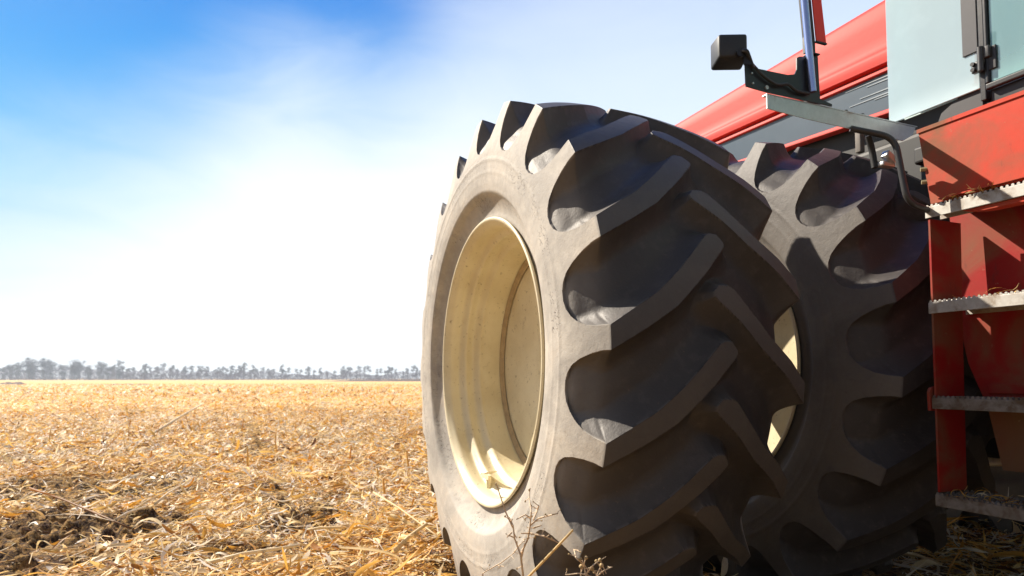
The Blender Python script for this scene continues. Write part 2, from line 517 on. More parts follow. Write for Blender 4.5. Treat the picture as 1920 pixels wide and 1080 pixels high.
def soil_ridge(px0, px1, D, depth, h, seed):
    n = 160
    px = np.linspace(px0, px1, n); xx = (px - 960) / 1194.56
    rows = [(0, 0), (.25, .8), (.5, 1), (.8, .7), (1, 0)]
    v = []
    for t, k in rows:
        d_ = D + depth * t
        e = np.clip(np.minimum(np.arange(n), np.arange(n)[::-1]) / 14, 0, 1)
        hh_ = h * k * e * (.45 + .9 * vnoise(px * .11 + t * 3, px * 0, seed))
        v.append(np.stack([xx * d_, np.full(n, d_), hh_ - .03], -1))
    v = np.stack(v, 1); m_ = len(rows)
    i, j = np.meshgrid(np.arange(n - 1), np.arange(m_ - 1), indexing='ij')
    q = np.stack([i * m_ + j, (i + 1) * m_ + j, (i + 1) * m_ + j + 1, i * m_ + j + 1], -1).reshape(-1, 4)
    o = link('ploughed_soil', np_mesh('ploughed_soil', v.reshape(-1, 3), q), SOILM)
    tag(o, kind='structure')
SOILM = m_simple('ploughed_soil', (.085, .05, .035), .95, 0, .5, 2)
soil_ridge(600, 1500, 205, 26, .62, 5)
soil_ridge(-120, 56, 92, 7, .46, 9)
soil_ridge(180, 290, 88, 4, .16, 12)
# ------------------------------------------------------------------ straw litter
def ribbons(P, yaw, pitch, L, Wd, S, bend, twist, tone, roll0):
    """flat curling strips; all inputs arrays of length N"""
    n = len(L)
    t = np.linspace(-.5, .5, S + 1)
    cy, sy, cp, sp = np.cos(yaw), np.sin(yaw), np.cos(pitch), np.sin(pitch)
    d = np.stack([cy * cp, sy * cp, sp], -1); s = np.stack([-sy, cy, np.zeros(n)], -1); u = np.cross(d, s)
    c = P[:, None] + d[:, None] * (L[:, None] * t)[..., None] + (s * bend[:, :1])[:, None] * ((L[:, None] * (t * t - .08)))[..., None] + (u * bend[:, 1:])[:, None] * ((L[:, None] * (t * t - .08)))[..., None]
    rl = roll0[:, None] + twist[:, None] * t
    wd = (np.cos(rl)[..., None] * s[:, None] + np.sin(rl)[..., None] * u[:, None]) * (Wd[:, None] * np.clip(1.15 - (2 * t) ** 4 * .9, .15, 1) * .5)[..., None]
    v = np.stack([c - wd, c + wd], 2).reshape(-1, 3)
    k = np.arange(n)[:, None] * (S + 1) * 2 + np.arange(S)[None] * 2
    q = np.stack([k, k + 1, k + 3, k + 2], -1).reshape(-1, 4)
    return v, q, np.repeat(tone, (S + 1) * 2)


def folded(P, yaw, pitch, L, Wd, S, bend, twist, tone, roll0):
    """leaf strips with a V fold along the midrib, three vertices across"""
    n = len(L)
    t = np.linspace(-.5, .5, S + 1)
    cy, sy, cp, sp = np.cos(yaw), np.sin(yaw), np.cos(pitch), np.sin(pitch)
    d = np.stack([cy * cp, sy * cp, sp], -1); s = np.stack([-sy, cy, np.zeros(n)], -1); u = np.cross(d, s)
    c = P[:, None] + d[:, None] * (L[:, None] * t)[..., None] + (s * bend[:, :1])[:, None] * ((L[:, None] * (t * t - .08)))[..., None] + (u * bend[:, 1:])[:, None] * ((L[:, None] * (t * t - .08)))[..., None]
    rl = roll0[:, None] + twist[:, None] * t
    sd = (np.cos(rl)[..., None] * s[:, None] + np.sin(rl)[..., None] * u[:, None])
    un = (-np.sin(rl)[..., None] * s[:, None] + np.cos(rl)[..., None] * u[:, None])
    ww = (Wd[:, None] * np.clip(1.05 - (2 * np.abs(t + .1)) ** 2.5 * .95, .06, 1) * .5)[..., None]
    v = np.stack([c - sd * ww + un * ww * .45, c, c + sd * ww + un * ww * .45], 2).reshape(-1, 3)
    k = np.arange(n)[:, None] * (S + 1) * 3 + np.arange(S)[None] * 3
    q = np.concatenate([np.stack([k, k + 1, k + 4, k + 3], -1).reshape(-1, 4), np.stack([k + 1, k + 2, k + 5, k + 4], -1).reshape(-1, 4)])
    return v, q, np.repeat(tone, (S + 1) * 3)


def sticks(P, yaw, pitch, L, rad, tone, bend):
    n = len(L); S = 3; G = 5
    t = np.linspace(-.5, .5, S + 1)
    cy, sy, cp, sp = np.cos(yaw), np.sin(yaw), np.cos(pitch), np.sin(pitch)
    d = np.stack([cy * cp, sy * cp, sp], -1); s = np.stack([-sy, cy, np.zeros(n)], -1); u = np.cross(d, s)
    c = P[:, None] + d[:, None] * (L[:, None] * t)[..., None] + s[:, None] * ((L * bend)[:, None] * (t * t))[..., None]
    a = np.arange(G) / G * 2 * np.pi
    v = c[:, :, None] + (rad[:, None, None, None] * (np.cos(a)[None, None, :, None] * s[:, None, None] + np.sin(a)[None, None, :, None] * u[:, None, None]))
    v = v.reshape(-1, 3)
    base = np.arange(n)[:, None, None] * (S + 1) * G
    si = np.arange(S)[None, :, None] * G; gi = np.arange(G)[None, None]
    g2 = (gi + 1) % G
    q = np.stack([base + si + gi, base + si + g2, base + si + G + g2, base + si + G + gi], -1).reshape(-1, 4)
    return v, q, np.repeat(tone, (S + 1) * G)


def scatter(n, r0, r1, k0=-1.0, k1=1.05, power=1.0):
    y = r0 * (r1 / r0) ** rng.random(n) if power == 0 else (r0 ** (2) + (r1 ** 2 - r0 ** 2) * rng.random(n)) ** .5
    x = y * (k0 + (k1 - k0) * rng.random(n))
    return x, y


def in_tyre(x, y):
    """footprint of the outer tyres in plan"""
    ph = 0.388292; Fx, Fy = -math.sin(ph), math.cos(ph); Ox, Oy = -math.cos(ph), -math.sin(ph)
    dx = x + .10907; dy = y - 2.55466
    f = dx * Fx + dy * Fy; a = dx * Ox + dy * Oy
    return (np.abs(f) < .5) & (((a > -.72) & (a < .06)) | ((a > -1.80) & (a < -1.02)))


parts = []
def lay(kind, n, r0, r1, lmin, lmax, wmin, wmax, up=.0, lift=.03, k0=-1.0, k1=1.05, power=1.0, tone_bias=0.0, pit=.25):
    x, y = scatter(n, r0, r1, k0, k1, power)
    keep = (rng.random(n) < cover_mask(x, y) ** 1.3) & ~in_tyre(x, y)
    keep &= (x / y < -.05) | (rng.random(n) < .45)
    x, y = x[keep], y[keep]; n = len(x)
    L = lmin * (lmax / lmin) ** rng.random(n)
    Wd = wmin * (wmax / wmin) ** rng.random(n)
    yaw = rng.random(n) * 2 * np.pi
    pitch = rng.normal(0, pit, n)
    z = ground_h(x, y) + .004 + np.abs(rng.normal(0, lift, n)) + np.abs(np.sin(pitch)) * L * .42
    P = np.stack([x, y, z], -1)
    tone = np.clip(rng.normal(.63 + tone_bias, .29, n) + (vnoise(x * 1.5, y * 1.5, 21) - .5) * .35, 0, 1)
    if kind == 'r':
        parts.append(ribbons(P, yaw, pitch, L, Wd, 3, rng.normal(0, .35, (n, 2)), rng.normal(0, .8, n), tone, rng.normal(-.12, .42, n)))
    elif kind == 'l':
        parts.append(folded(P, yaw, pitch, L, Wd, 9, rng.normal(0, .9, (n, 2)), rng.normal(0, 2.6, n), np.clip(tone - .04, 0, 1), rng.normal(0, .7, n)))
    else:
        parts.append(sticks(P, yaw, pitch, L, Wd * .5, tone, rng.normal(0, .15, n)))


lay('r', 130000, 2.3, 6.8, .020, .13, .0018, .009, lift=.022, pit=.22)
lay('r', 26000, 2.3, 6.8, .04, .16, .008, .022, lift=.034, pit=.28, tone_bias=.10)
lay('l', 5200, 2.3, 7.0, .06, .24, .010, .032, lift=.04, tone_bias=.02)
lay('s', 16000, 2.3, 7.0, .03, .20, .0025, .008, lift=.035, tone_bias=.15)
lay('r', 4200, 2.3, 7.5, .14, .38, .005, .014, lift=.05, tone_bias=.12, pit=.16)
lay('l', 1100, 2.3, 8.0, .15, .30, .016, .034, lift=.045, tone_bias=.06)
lay('r', 130000, 6.2, 14, .03, .15, .005, .018, lift=.024, pit=.20)
lay('r', 34000, 6.2, 14, .05, .18, .012, .034, lift=.045, pit=.35, tone_bias=.12)
lay('l', 5000, 6.5, 16, .08, .26, .016, .040, lift=.04)
lay('s', 16000, 6.5, 18, .06, .30, .005, .012, lift=.045, pit=.4, tone_bias=.15)
lay('r', 120000, 13, 34, .06, .26, .014, .040, lift=.03, pit=.22, tone_bias=.05)
lay('l', 6000, 14, 45, .14, .36, .03, .06, lift=.06, pit=.4, tone_bias=.1)
lay('r', 90000, 32, 110, .12, .55, .04, .11, lift=.04, power=0, pit=.25, tone_bias=.05)
lay('r', 6000, .9, 2.5, .02, .12, .002, .01, k0=-2.2, k1=2.2)
V = []; Qs = []; Tn = []; off = 0
for v, q, t in parts:
    V.append(v); Qs.append(q + off); Tn.append(t); off += len(v)
o = link('straw_litter', np_mesh('straw_litter', np.concatenate(V), np.concatenate(Qs), attrs={'tone': np.concatenate(Tn)}), STRAW)
tag(o, 'golden chopped corn straw and husks littering the harvested field', 'straw', kind='stuff')
del V, Qs, Tn, parts


# ------------------------------------------------------------------ tractor
PHI = 0.388292
TR = empty('tractor', (-.10907, 2.55466, 0), math.pi / 2 + PHI)
tag(TR, 'red tractor with huge dual tyres, cream rims and a ladder up to its glazed cab', 'tractor')
WZ = .95          # axle height; local frame: x forward, y left (outboard), z up; y = 0 at the outer rim flange

# ---- tyre: one 18 degree sector computed as a depth field, repeated 20 times
def catmull(p, n):
    p = np.array(p, float); o = []
    q = np.vstack([2 * p[0] - p[1], p, 2 * p[-1] - p[-2]])
    for i in range(1, len(q) - 2):
        t = np.linspace(0, 1, n, endpoint=False)[:, None]
        a, b, c, d = q[i - 1], q[i], q[i + 1], q[i + 2]
        o.append(.5 * ((2 * b) + (-a + c) * t + (2 * a - 5 * b + 4 * c - d) * t ** 2 + (-a + 3 * b - 3 * c + d) * t ** 3))
    o.append(p[-1:]); return np.vstack(o)

def arclen(p):
    return np.concatenate([[0], np.cumsum(np.linalg.norm(np.diff(p, axis=0), axis=1))])

def interp(p, s, t):
    return np.stack([np.interp(t, s, p[:, k]) for k in range(p.shape[1])], -1)

HW = .3305
tread = catmull([(0, 1.014), (.10, 1.012), (.20, 1.005), (.27, .998), (HW, .990)], 20)
side = catmull([(HW, .990), (.343, .950), (.356, .900), (.366, .85), (.373, .80), (.374, .75), (.371, .70), (.365, .665)], 20)
side = np.vstack([side, catmull([(.365, .665), (.356, .655), (.338, .640), (.322, .615), (.314, .590), (.3125, .566), (.300, .548)], 12)[1:]])
sT = arclen(tread); sS = arclen(side)
# hollow floor against the same arc length (negative = towards the centre)
fl = catmull([(0, .958), (.10, .955), (.20, .944), (.262, .926), (.300, .900), (.320, .875), (.337, .848), (.352, .822)], 20)
key_s = [-sT[-1], -sT[-1] + .10, -.13, -.07, 0, .045, .095, .150]
key_f = np.array([(0, .953), (.10, .950), (.20, .939), (.257, .923), (.303, .903), (.333, .866), (.353, .840), (.3645, .8155)])
fs = np.linspace(key_s[0], key_s[-1], 200)
kf = catmull(key_f, 25); ks = np.interp(np.linspace(0, len(key_s) - 1, len(kf)), np.arange(len(key_s)), key_s)

def top_pt(s):
    """s < 0 tread, s > 0 sidewall"""
    a = interp(tread, sT - sT[-1], s); b = interp(side, sS, s)
    return np.where((s <= 0)[..., None], a, b)

def floor_pt(s):
    f = interp(kf, ks, s)
    e = top_pt(s)
    k = np.clip((s - .150) / .04, 0, 1)[..., None]
    return f * (1 - k) + (e - np.array([.015, .012])) * k

# one pitch of the hollow outline: x = distance inwards from the shoulder (+) or down the sidewall (-), angle in degrees
def chain(up, lo, nose):
    sw = [(-.045, .15), (-.085, .55), (-.120, 1.5), (-.150, 2.9), (-.172, 4.6), (-.182, 6.6), (-.182, 8.6), (-.172, 10.4), (-.150, 11.9), (-.115, 13.0), (-.07, 13.8), (-.03, 14.2)]
    c = nose + up[::-1] + [(0.0, 0.0)] + sw + [(0.0, lo[0][1] + 18)] + [(a, b + 18) for a, b in lo[1:]]
    return c
L_up = [(.08, 2.9), (.14, 5.0), (.22, 8.9), (.29, 12.9), (.335, 15.5)]
L_lo = [(0, -3.8), (.10, -.6), (.20, 3.0), (.30, 8.2), (.378, 12.7)]
L_nose = [(.391, 13.6), (.391, 14.4), (.374, 15.7), (.350, 15.8)]
R_up = [(.06, 3.6), (.14, 7.2), (.20, 10.8), (.27, 15.2)]
R_lo = [(0, -3.6), (.08, 1.1), (.18, 5.5), (.26, 10.0), (.318, 12.6)]
R_nose = [(.337, 13.6), (.337, 14.4), (.320, 15.5), (.288, 15.6)]
D2R = math.pi / 180

def solid_poly(ch):
    pts = []
    for k in range(-3, 4):
        pts += [(a, (b + 18 * k) * D2R) for a, b in ch]
    pts = np.array(pts)
    pts = np.vstack([pts, [-.9, pts[-1, 1]], [-.9, pts[0, 1]]])
    return pts

def sdf(poly, x, y):
    d = np.full(x.shape, 9.0); inside = np.zeros(x.shape, bool)
    n = len(poly)
    for i in range(n):
        a = poly[i]; b = poly[(i + 1) % n]
        e = b - a; L = e @ e
        t = np.clip(((x - a[0]) * e[0] + (y - a[1]) * e[1]) / (L + 1e-12), 0, 1)
        d = np.minimum(d, np.hypot(x - a[0] - t * e[0], y - a[1] - t * e[1]))
        if a[1] != b[1]:
            c = ((a[1] > y) != (b[1] > y)) & (x < (b[0] - a[0]) * (y - a[1]) / (b[1] - a[1]) + a[0])
            inside ^= c
    return np.where(inside, -d, d)

polyL = solid_poly(chain(L_up, L_lo, L_nose)); polyR = solid_poly(chain(R_up, R_lo, R_nose))
PHL = 4.1 * D2R; PHR = 13.3 * D2R

def lug_d(s, th):
    """s signed section coordinate: s=0 crown, +-HW' shoulders; positive = outer side; metres outside solid rubber"""
    x1 = sT[-1] - s; x2 = sT[-1] + s
    per = 18 * D2R
    t1 = (th - PHL + per / 2) % per - per / 2 + 0.0
    t2 = (th - PHR + per / 2) % per - per / 2
    return np.minimum(sdf(polyL, x1, t1), sdf(polyR, x2, t2))

ST = sT[-1]; SE = ST + sS[-1]
s_half = np.concatenate([np.arange(0, ST - .0015, .003), [ST], np.arange(ST + .003, ST + .205, .003), np.arange(ST + .211, SE - .003, .006), [SE]])
sg = np.concatenate([-s_half[::-1], s_half[1:]])
nth = 120
# shear of the grid so its lines run along the lugs
def shear(s):
    x = ST - np.abs(s)
    return np.interp(x, [-.5, -.2, 0, .08, .14, .22, .29, .335, .40], np.array([0, 0, 0, 2.9, 5.0, 8.9, 12.9, 15.5, 15.8]) * D2R)
tg = np.arange(nth) / nth * 18 * D2R
S2, T2 = np.meshgrid(sg, tg, indexing='ij')
T2 = T2 + shear(S2)
d = lug_d(S2, T2)
eps = .0008
cell = .0030
for _ in range(2):
    gx = (lug_d(S2 + eps, T2) - lug_d(S2 - eps, T2)) / (2 * eps); gy = (lug_d(S2, T2 + eps) - lug_d(S2, T2 - eps)) / (2 * eps)
    gg = np.hypot(gx, gy) + 1e-6
    mk = (np.abs(d) < cell * .5) & (np.abs(np.abs(S2) - ST) > .0016) & (np.abs(S2) < ST + .2) & (gg > .5)
    S2 = np.where(mk, S2 - d * gx / gg ** 2, S2); T2 = np.where(mk, T2 - d * gy / gg ** 2, T2)
    d = lug_d(S2, T2)
dd = np.clip(d, 0, None)
WALL = .074 - .046 * np.clip((np.abs(S2) - ST - .02) / .10, 0, 1)
mfr = 1 - (1 - np.clip(dd / WALL, 0, 1)) ** 2.4
sa = np.abs(S2) - ST
top = top_pt(sa); flo = floor_pt(sa)
prof = top * (1 - mfr[..., None]) + flo * mfr[..., None]
yy = prof[..., 0] * np.sign(S2 + 1e-9); rad = prof[..., 1]
# light waviness plus two raised rings on the sidewalls
ring = .0016 * np.exp(-((sa - .262) / .004) ** 2) + .0022 * np.exp(-((sa - .215) / .006) ** 2)
yy = yy + np.sign(S2) * ring
dust = np.clip((sa + .004) / .012, 0, 1) * (1 - np.clip(dd / .006, 0, 1) * .5) 
dust = np.clip(dust, 0, 1)
hol = np.clip(d / .004, 0, 1)
dust = dust * (1 - hol) + hol * (.06 + .40 * np.clip((sa + .10) / .22, 0, 1) ** 1.5)
dust = np.maximum(dust, .19 * (sa < 0) * (d <= 0))
ns = len(sg)
VV = []; DU = []
for k in range(20):
    th = T2 + k * 18 * D2R
    VV.append(np.stack([-rad * np.cos(th), yy, rad * np.sin(th)], -1).transpose(1, 0, 2))
    DU.append(dust.T)
VV = np.concatenate(VV, 0); DU = np.concatenate(DU, 0)
NT_ = VV.shape[0]
i, j = np.meshgrid(np.arange(NT_), np.arange(ns - 1), indexing='ij')
QQ = np.stack([i * ns + j, ((i + 1) % NT_) * ns + j, ((i + 1) % NT_) * ns + j + 1, i * ns + j + 1], -1).reshape(-1, 4)
tyre_me = np_mesh('tyre', VV.reshape(-1, 3), QQ, sharp=32, attrs={'dust': DU.ravel()})
tyre_me.materials.append(RUB)
del VV, DU, QQ

# ---- rim
CY = -.319      # tyre centre against the flange
rp = [(-.040, .548), (-.012, .550), (-.004, .556), (.000, .566), (.006, .571), (.011, .569), (.012, .563), (.008, .556), (-.002, .548), (-.012, .541), (-.022, .537),
      (-.040, .536), (-.058, .537), (-.068, .531), (-.078, .518), (-.088, .511), (-.100, .513), (-.118, .516), (-.130, .512), (-.142, .499), (-.152, .492), (-.166, .492),
      (-.195, .490), (-.230, .489), (-.252, .488), (-.262, .484), (-.268, .476), (-.272, .468), (-.270, .460), (-.268, .452), (-.272, .40), (-.285, .30), (-.300, .20), (-.304, .15), (-.304, .0)]
rpd = catmull(rp, 4)
rv, rq = lathe(rpd, 192)
rim_me = np_mesh('rim', rv, rq, sharp=50); rim_me.materials.append(CREAM)
rp2 = [(-.640, .548), (-.650, .566), (-.656, .570), (-.660, .563), (-.648, .545), (-.60, .535), (-.57, .51), (-.30, .495), (-.29, .49), (-.28, .47)]
rv2, rq2 = lathe(rp2, 128)
rim2_me = np_mesh('rim_back', rv2, rq2, sharp=50); rim2_me.materials.append(CREAM)

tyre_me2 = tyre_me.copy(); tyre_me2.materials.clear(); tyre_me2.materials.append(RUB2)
rw = [(-.2555, .4885), (-.2585, .4845), (-.2635, .4805), (-.2690, .4745), (-.2715, .4690), (-.2700, .4640), (-.2665, .4650), (-.2640, .4720), (-.2590, .4790), (-.2540, .4850)]
rv3, rq3 = lathe([(y + .004, r - .002) for y, r in rw], 160)
seam_me = np_mesh('rim_seam', rv3, rq3, sharp=60); seam_me.materials.append(m_simple('rusty_seam', (.38, .28, .16), .8, 0, .5, 30))
def wheel(y0, roll=0.0, flip=False, tm=tyre_me2):
    wv = empty('wheel', (0, y0, WZ), 0, TR)
    wv.rotation_euler = (0, roll, math.pi if flip else 0)
    ty = link('tyre', tm, None, wv); ty.location = (0, CY, 0)
    rm = link('rim', rim_me, None, wv)
    rb = link('rim_barrel', rim2_me, None, wv)
    link('rim_seam', seam_me, None, wv)
    return wv, rm

w1, rim1 = wheel(0.0, tm=tyre_me)
w2, rim2 = wheel(-1.081, 0.0)
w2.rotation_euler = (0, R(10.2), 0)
w1['label'] = 'outer dual wheel, nearest'
w2['label'] = 'inner dual wheel beside the ladder'
# valve guard tab and lug bolts on the outer rim
bm = bmesh.new()
Mx = Matrix.Translation((.125, -.062, -.470)) @ Matrix.Rotation(R(14), 4, 'Y')
add_box(bm, -.050, .050, -.022, .018, .004, .009, .002, Mx)
add_prism(bm, [(-.050, .0035), (-.042, -.016), (.030, -.018), (.050, .0035)], 'y', .013, .018)
bm.transform(Matrix.Identity(4))
bmesh.ops.translate(bm, verts=[v for v in bm.verts if v.co.z > -.1], vec=(.125, -.062, -.470))
add_tube(bm, [Vector((.120, -.062, -.528)), Vector((.122, -.062, -.478))], .011, 14)
bm_obj('valve_guard', bm, CREAM, w1, True)
# opposite side pair, hidden behind the chassis except for the light they stop
CL = -2.40
for yy_ in (2 * CL, 2 * CL + 1.081):
    wo, _ = wheel(yy_, 0, True)
    wo['label'] = 'wheel on the far side'
for yy_ in (0.0, -1.081):     # the pair on the rear axle, beside and behind the camera
    wr, _ = wheel(yy_, R(5))
    wr.location.x = -3.75
    wr['label'] = 'rear wheel out of the picture'

# axle and belly
bm = bmesh.new()
add_tube(bm, [(0, -.34, WZ), (0, -2.2, WZ)], .11, 24)
add_tube(bm, [(0, -1.95, WZ), (0, -2.0, WZ)], .30, 32)
bm_obj('axle', bm, DARK, TR, True)
bm = bmesh.new()
add_box(bm, -3.3, 2.7, CL - .40, CL + .42, .55, 1.70, .03)
add_box(bm, -.90, 2.3, CL - .45, CL + .46, 1.45, 2.02, .03)
add_box(bm, -2.3, -.95, CL - .9, CL + 1.00, .95, 1.62, .03)
bm_obj('chassis', bm, DARK, TR)

# ---- hood; side plane at y = HY, upright, stations along x
HY = -1.90
def zt(x): return WZ + 1.763
def zg(x): return WZ + 1.4405 + .047 * x
def zb(x): return WZ + 1.218 + .073 * x
xs = np.linspace(-.62, 2.5, 26)
def loft(name, sec, mat_, parent, sharp=40, xs=xs):
    rows = [[(x, p[0], p[1]) for p in sec(x)] for x in xs]
    v = np.array(rows); n, m_ = v.shape[:2]
    i, j = np.meshgrid(np.arange(n - 1), np.arange(m_ - 1), indexing='ij')
    q = np.stack([i * m_ + j, i * m_ + j + 1, (i + 1) * m_ + j + 1, (i + 1) * m_ + j], -1).reshape(-1, 4)
    return link(name, np_mesh(name, v.reshape(-1, 3), q, sharp=sharp), mat_, parent)

def sec_hood(x):
    t, g_ = zt(x), zg(x)
    H = t - g_
    p = [(2 * CL - HY, g_), (2 * CL - HY, t - .05), (2 * CL - HY - .1 + .0, t + .03), (CL, t + .06), (HY - .55, t + .055), (HY - .30, t + .045), (HY - .12, t + .025), (HY - .05, t + .008), (HY - .018, t - .014), (HY - .006, t - .040),
         (HY - .002, t - H * .35), (HY - .004, t - H * .55), (HY - .002, t - H * .68), (HY + .002, t - H * .75), (HY + .012, t - H * .79), (HY + .019, t - H * .82), (HY + .021, t - H * .86), (HY + .019, t - H * .93), (HY + .017, g_ + .004), (HY + .010, g_), (HY - .030, g_)]
    return p
hood = loft('hood', sec_hood, RED, TR)
lo = loft('hood_groove', lambda x: [(HY - .020, zg(x)), (HY - .020, zg(x) - .022)], BLACK, hood)
def sec_edge(x):
    g_ = zg(x) - .020
    return [(HY - .03, g_), (HY + .010, g_), (HY + .014, g_ - .006), (HY + .014, g_ - .016), (HY + .008, g_ - .020), (HY - .03, g_ - .020)]
loft('hood_trim', sec_edge, RED, hood)
def sec_st(x):
    return [(HY - .002, zg(x) - .038), (HY - .002, zb(x) + .008)]
st = loft('smoked_side_panel', sec_st, STRIPE, TR)
def sec_low(x):
    b = zb(x) + .010
    return [(HY - .03, b), (HY + .010, b), (HY + .014, b - .006), (HY + .014, b - .020), (HY + .006, b - .026), (HY - .03, b - .026)]
loft('lower_trim', sec_low, RED, TR)
bm = bmesh.new()
for k, (dz, x0, x1) in enumerate([(.055, -.60, -.12), (.072, -.60, -.24), (.118, -.60, -.20), (.138, -.60, -.14), (.150, -.60, -.28)]):
    z1 = zg(x1) - dz; z0 = zg(x0) - dz - .004
    add_prism(bm, [(x0, z0 - .004), (x1, z1), (x1, z1 + .003), (x0, z0 + .006)], 'y', HY - .001, HY + .001)
bm_obj('panel_streaks', bm, m_simple('pale_streaks', (.22, .27, .31), .4, 0, .2, 60), st)

# ---- lower hood blackness: engine side
bm = bmesh.new()
add_box(bm, -.9, 2.4, HY - .45, HY - .06, WZ + .35, WZ + 1.24, .02)
bm_obj('engine_side', bm, DARK, TR)

# ---- cab
GY = -1.120
cab = empty('cab', (0, 0, 0), 0, TR)
bm = bmesh.new()
add_box(bm, -1.222, -.930, GY - .006, GY, 1.742, 3.35, .002)
side_g = bm_obj('side_window', bm, GLASS, cab)
bm = bmesh.new()
# door glass with its black rubber edge
add_box(bm, -2.10, -1.256, GY - .004, GY + .004, WZ + .795, 3.30, .002)
door_g = bm_obj('door_window', bm, GLASS2, cab)
bm = bmesh.new()
add_box(bm, -2.12, -1.243, GY - .004, GY + .012, WZ + .775, WZ + .793, .004)
add_box(bm, -1.254, -1.243, GY - .004, GY + .012, WZ + .7935, 3.30, .004)
bm_obj('door_seal', bm, BLACK, door_g)
bm = bmesh.new()
add_box(bm, -1.241, -1.224, GY - .03, GY + .004, 1.70, 3.35, .003)      # door post
add_box(bm, -2.2, -1.243, GY - .06, GY - .008, 1.62, WZ + .78, .006)    # sill
bm_obj('door_post', bm, BLACK, cab)
bm = bmesh.new()                                                       # dark frame strip on the outer face of the glass
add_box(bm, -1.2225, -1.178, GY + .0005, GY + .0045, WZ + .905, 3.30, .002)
bm_obj('window_edge_strip', bm, m_simple('frame_strip_dark', (.03, .03, .038), .6, 0, .2, 20), cab)
bm = bmesh.new()  # dark shape standing in for a reflection low in the side window
add_prism(bm, [(-1.222, 1.62), (-1.222, WZ + .86), (-1.185, WZ + .835), (-1.15, WZ + .79), (-1.10, WZ + .765), (-1.08, WZ + .72), (-1.08, 1.62)], 'y', GY - .030, GY - .009)
bm_obj('reflection_shape', bm, m_simple('reflection_dark', (.03, .03, .035), .6, 0, .2, 20), cab)
# far glazing, roof, floor, seat: what one sees dimly through the panes
bm = bmesh.new()
add_box(bm, -2.1, -.95, CL - 1.3, CL + 1.30, 3.46, 3.60, .04)
bm_obj('cab_roof', bm, RED, cab, True)
bm = bmesh.new()
add_box(bm, -2.1, -.96, CL - 1.1, GY - .07, 1.60, 1.66, .01)
bm_obj('cab_floor', bm, DARK, cab)
bm = bmesh.new()
add_box(bm, -1.95, -1.45, CL - .25, CL + .25, 2.05, 2.20, .05)
add_box(bm, -2.02, -1.90, CL - .25, CL + .25, 2.1, 2.85, .05)
add_box(bm, -1.8, -1.6, CL - .1, CL + .1, 1.66, 2.05, .03)
bm_obj('driver_seat', bm, PLASTIC, cab, True)
for bx in ((-.965, -.930, CL - 1.15, CL - 1.10), (-2.10, -2.05, CL - 1.15, CL - 1.10), (-2.12, -2.06, GY - .05, GY - .006)):
    bm = bmesh.new(); add_box(bm, *bx, 1.66, 3.36, .01)
    bm_obj('cab_post', bm, BLACK, cab)
bm = bmesh.new()
add_box(bm, -1.95, -1.121, GY - .060, GY - .056, 1.84, 3.3, .001)
bm_obj('inner_pane', bm, m_glass('inner_glass', (.86, .94, .96), .55, (.36, .60, .64), .12), cab)
bm = bmesh.new()  # added pale backing, puts the sky reflection into the window's front part as colour
add_box(bm, -1.1195, -.945, GY - .060, GY - .056, 1.76, 3.3, .001)
bm_obj('pale_backing', bm, m_glass('pale_backing_film', (.92, .98, .98), .66, (.80, .95, .93), .15), cab)
# hinge
bm = bmesh.new()
add_box(bm, -1.240, -1.212, GY + .006, GY + .022, WZ + .835, WZ + .868, .003)
add_tube(bm, [(-1.238, GY + .020, WZ + .834), (-1.238, GY + .020, WZ + .905)], .0085, 16)
add_box(bm, -1.262, -1.240, GY + .005, GY + .020, WZ + .868, WZ + .903, .003)
hg = bm_obj('door_hinge', bm, TUBEM, cab, True)
bm = bmesh.new()
for z in (WZ + .843, WZ + .860):
    add_tube(bm, [(-1.220, GY + .021, z), (-1.220, GY + .030, z)], .006, 8)
bm_obj('hinge_bolt', bm, BLACK, hg, True)
bm = bmesh.new()
add_box(bm, -1.275, -1.250, GY + .0045, GY + .010, WZ + .83, WZ + .90, .003)
bm_obj('hinge_backing', bm, BLACK, hg)

# ---- red cab skirt above the ladder
PY = -1.070
bm = bmesh.new()
add_prism(bm, [(-1.062, WZ + .712), (-1.066, WZ + .700), (-1.096, WZ + .470), (-1.62, WZ + .470), (-1.62, WZ + .712)], 'y', PY - .006, PY)
sk = bm_obj('cab_skirt', bm, RED_D, TR)
bm = bmesh.new()
add_prism(bm, [(PY - .045, WZ + .716), (PY + .004, WZ + .716), (PY + .004, WZ + .704), (PY + .0015, WZ + .704), (PY + .0015, WZ + .713), (PY - .045, WZ + .713)], 'x', -1.62, -1.062)
bm_obj('skirt_lip', bm, RED_D, sk)
bm = bmesh.new()
add_prism(bm, [(PY + .0015, WZ + .482), (PY + .016, WZ + .478), (PY + .016, WZ + .474), (PY + .0015, WZ + .474)], 'x', -1.62, -1.13)
bm_obj('lower_flange', bm, RED_D, sk)
bm = bmesh.new()
add_prism(bm, [(-1.12, WZ + .470), (-1.066, WZ + .706), (-1.062, WZ + .706), (-1.094, WZ + .470)], 'y', PY - .16, PY - .007)
bm_obj('skirt_return', bm, RED_D, sk)
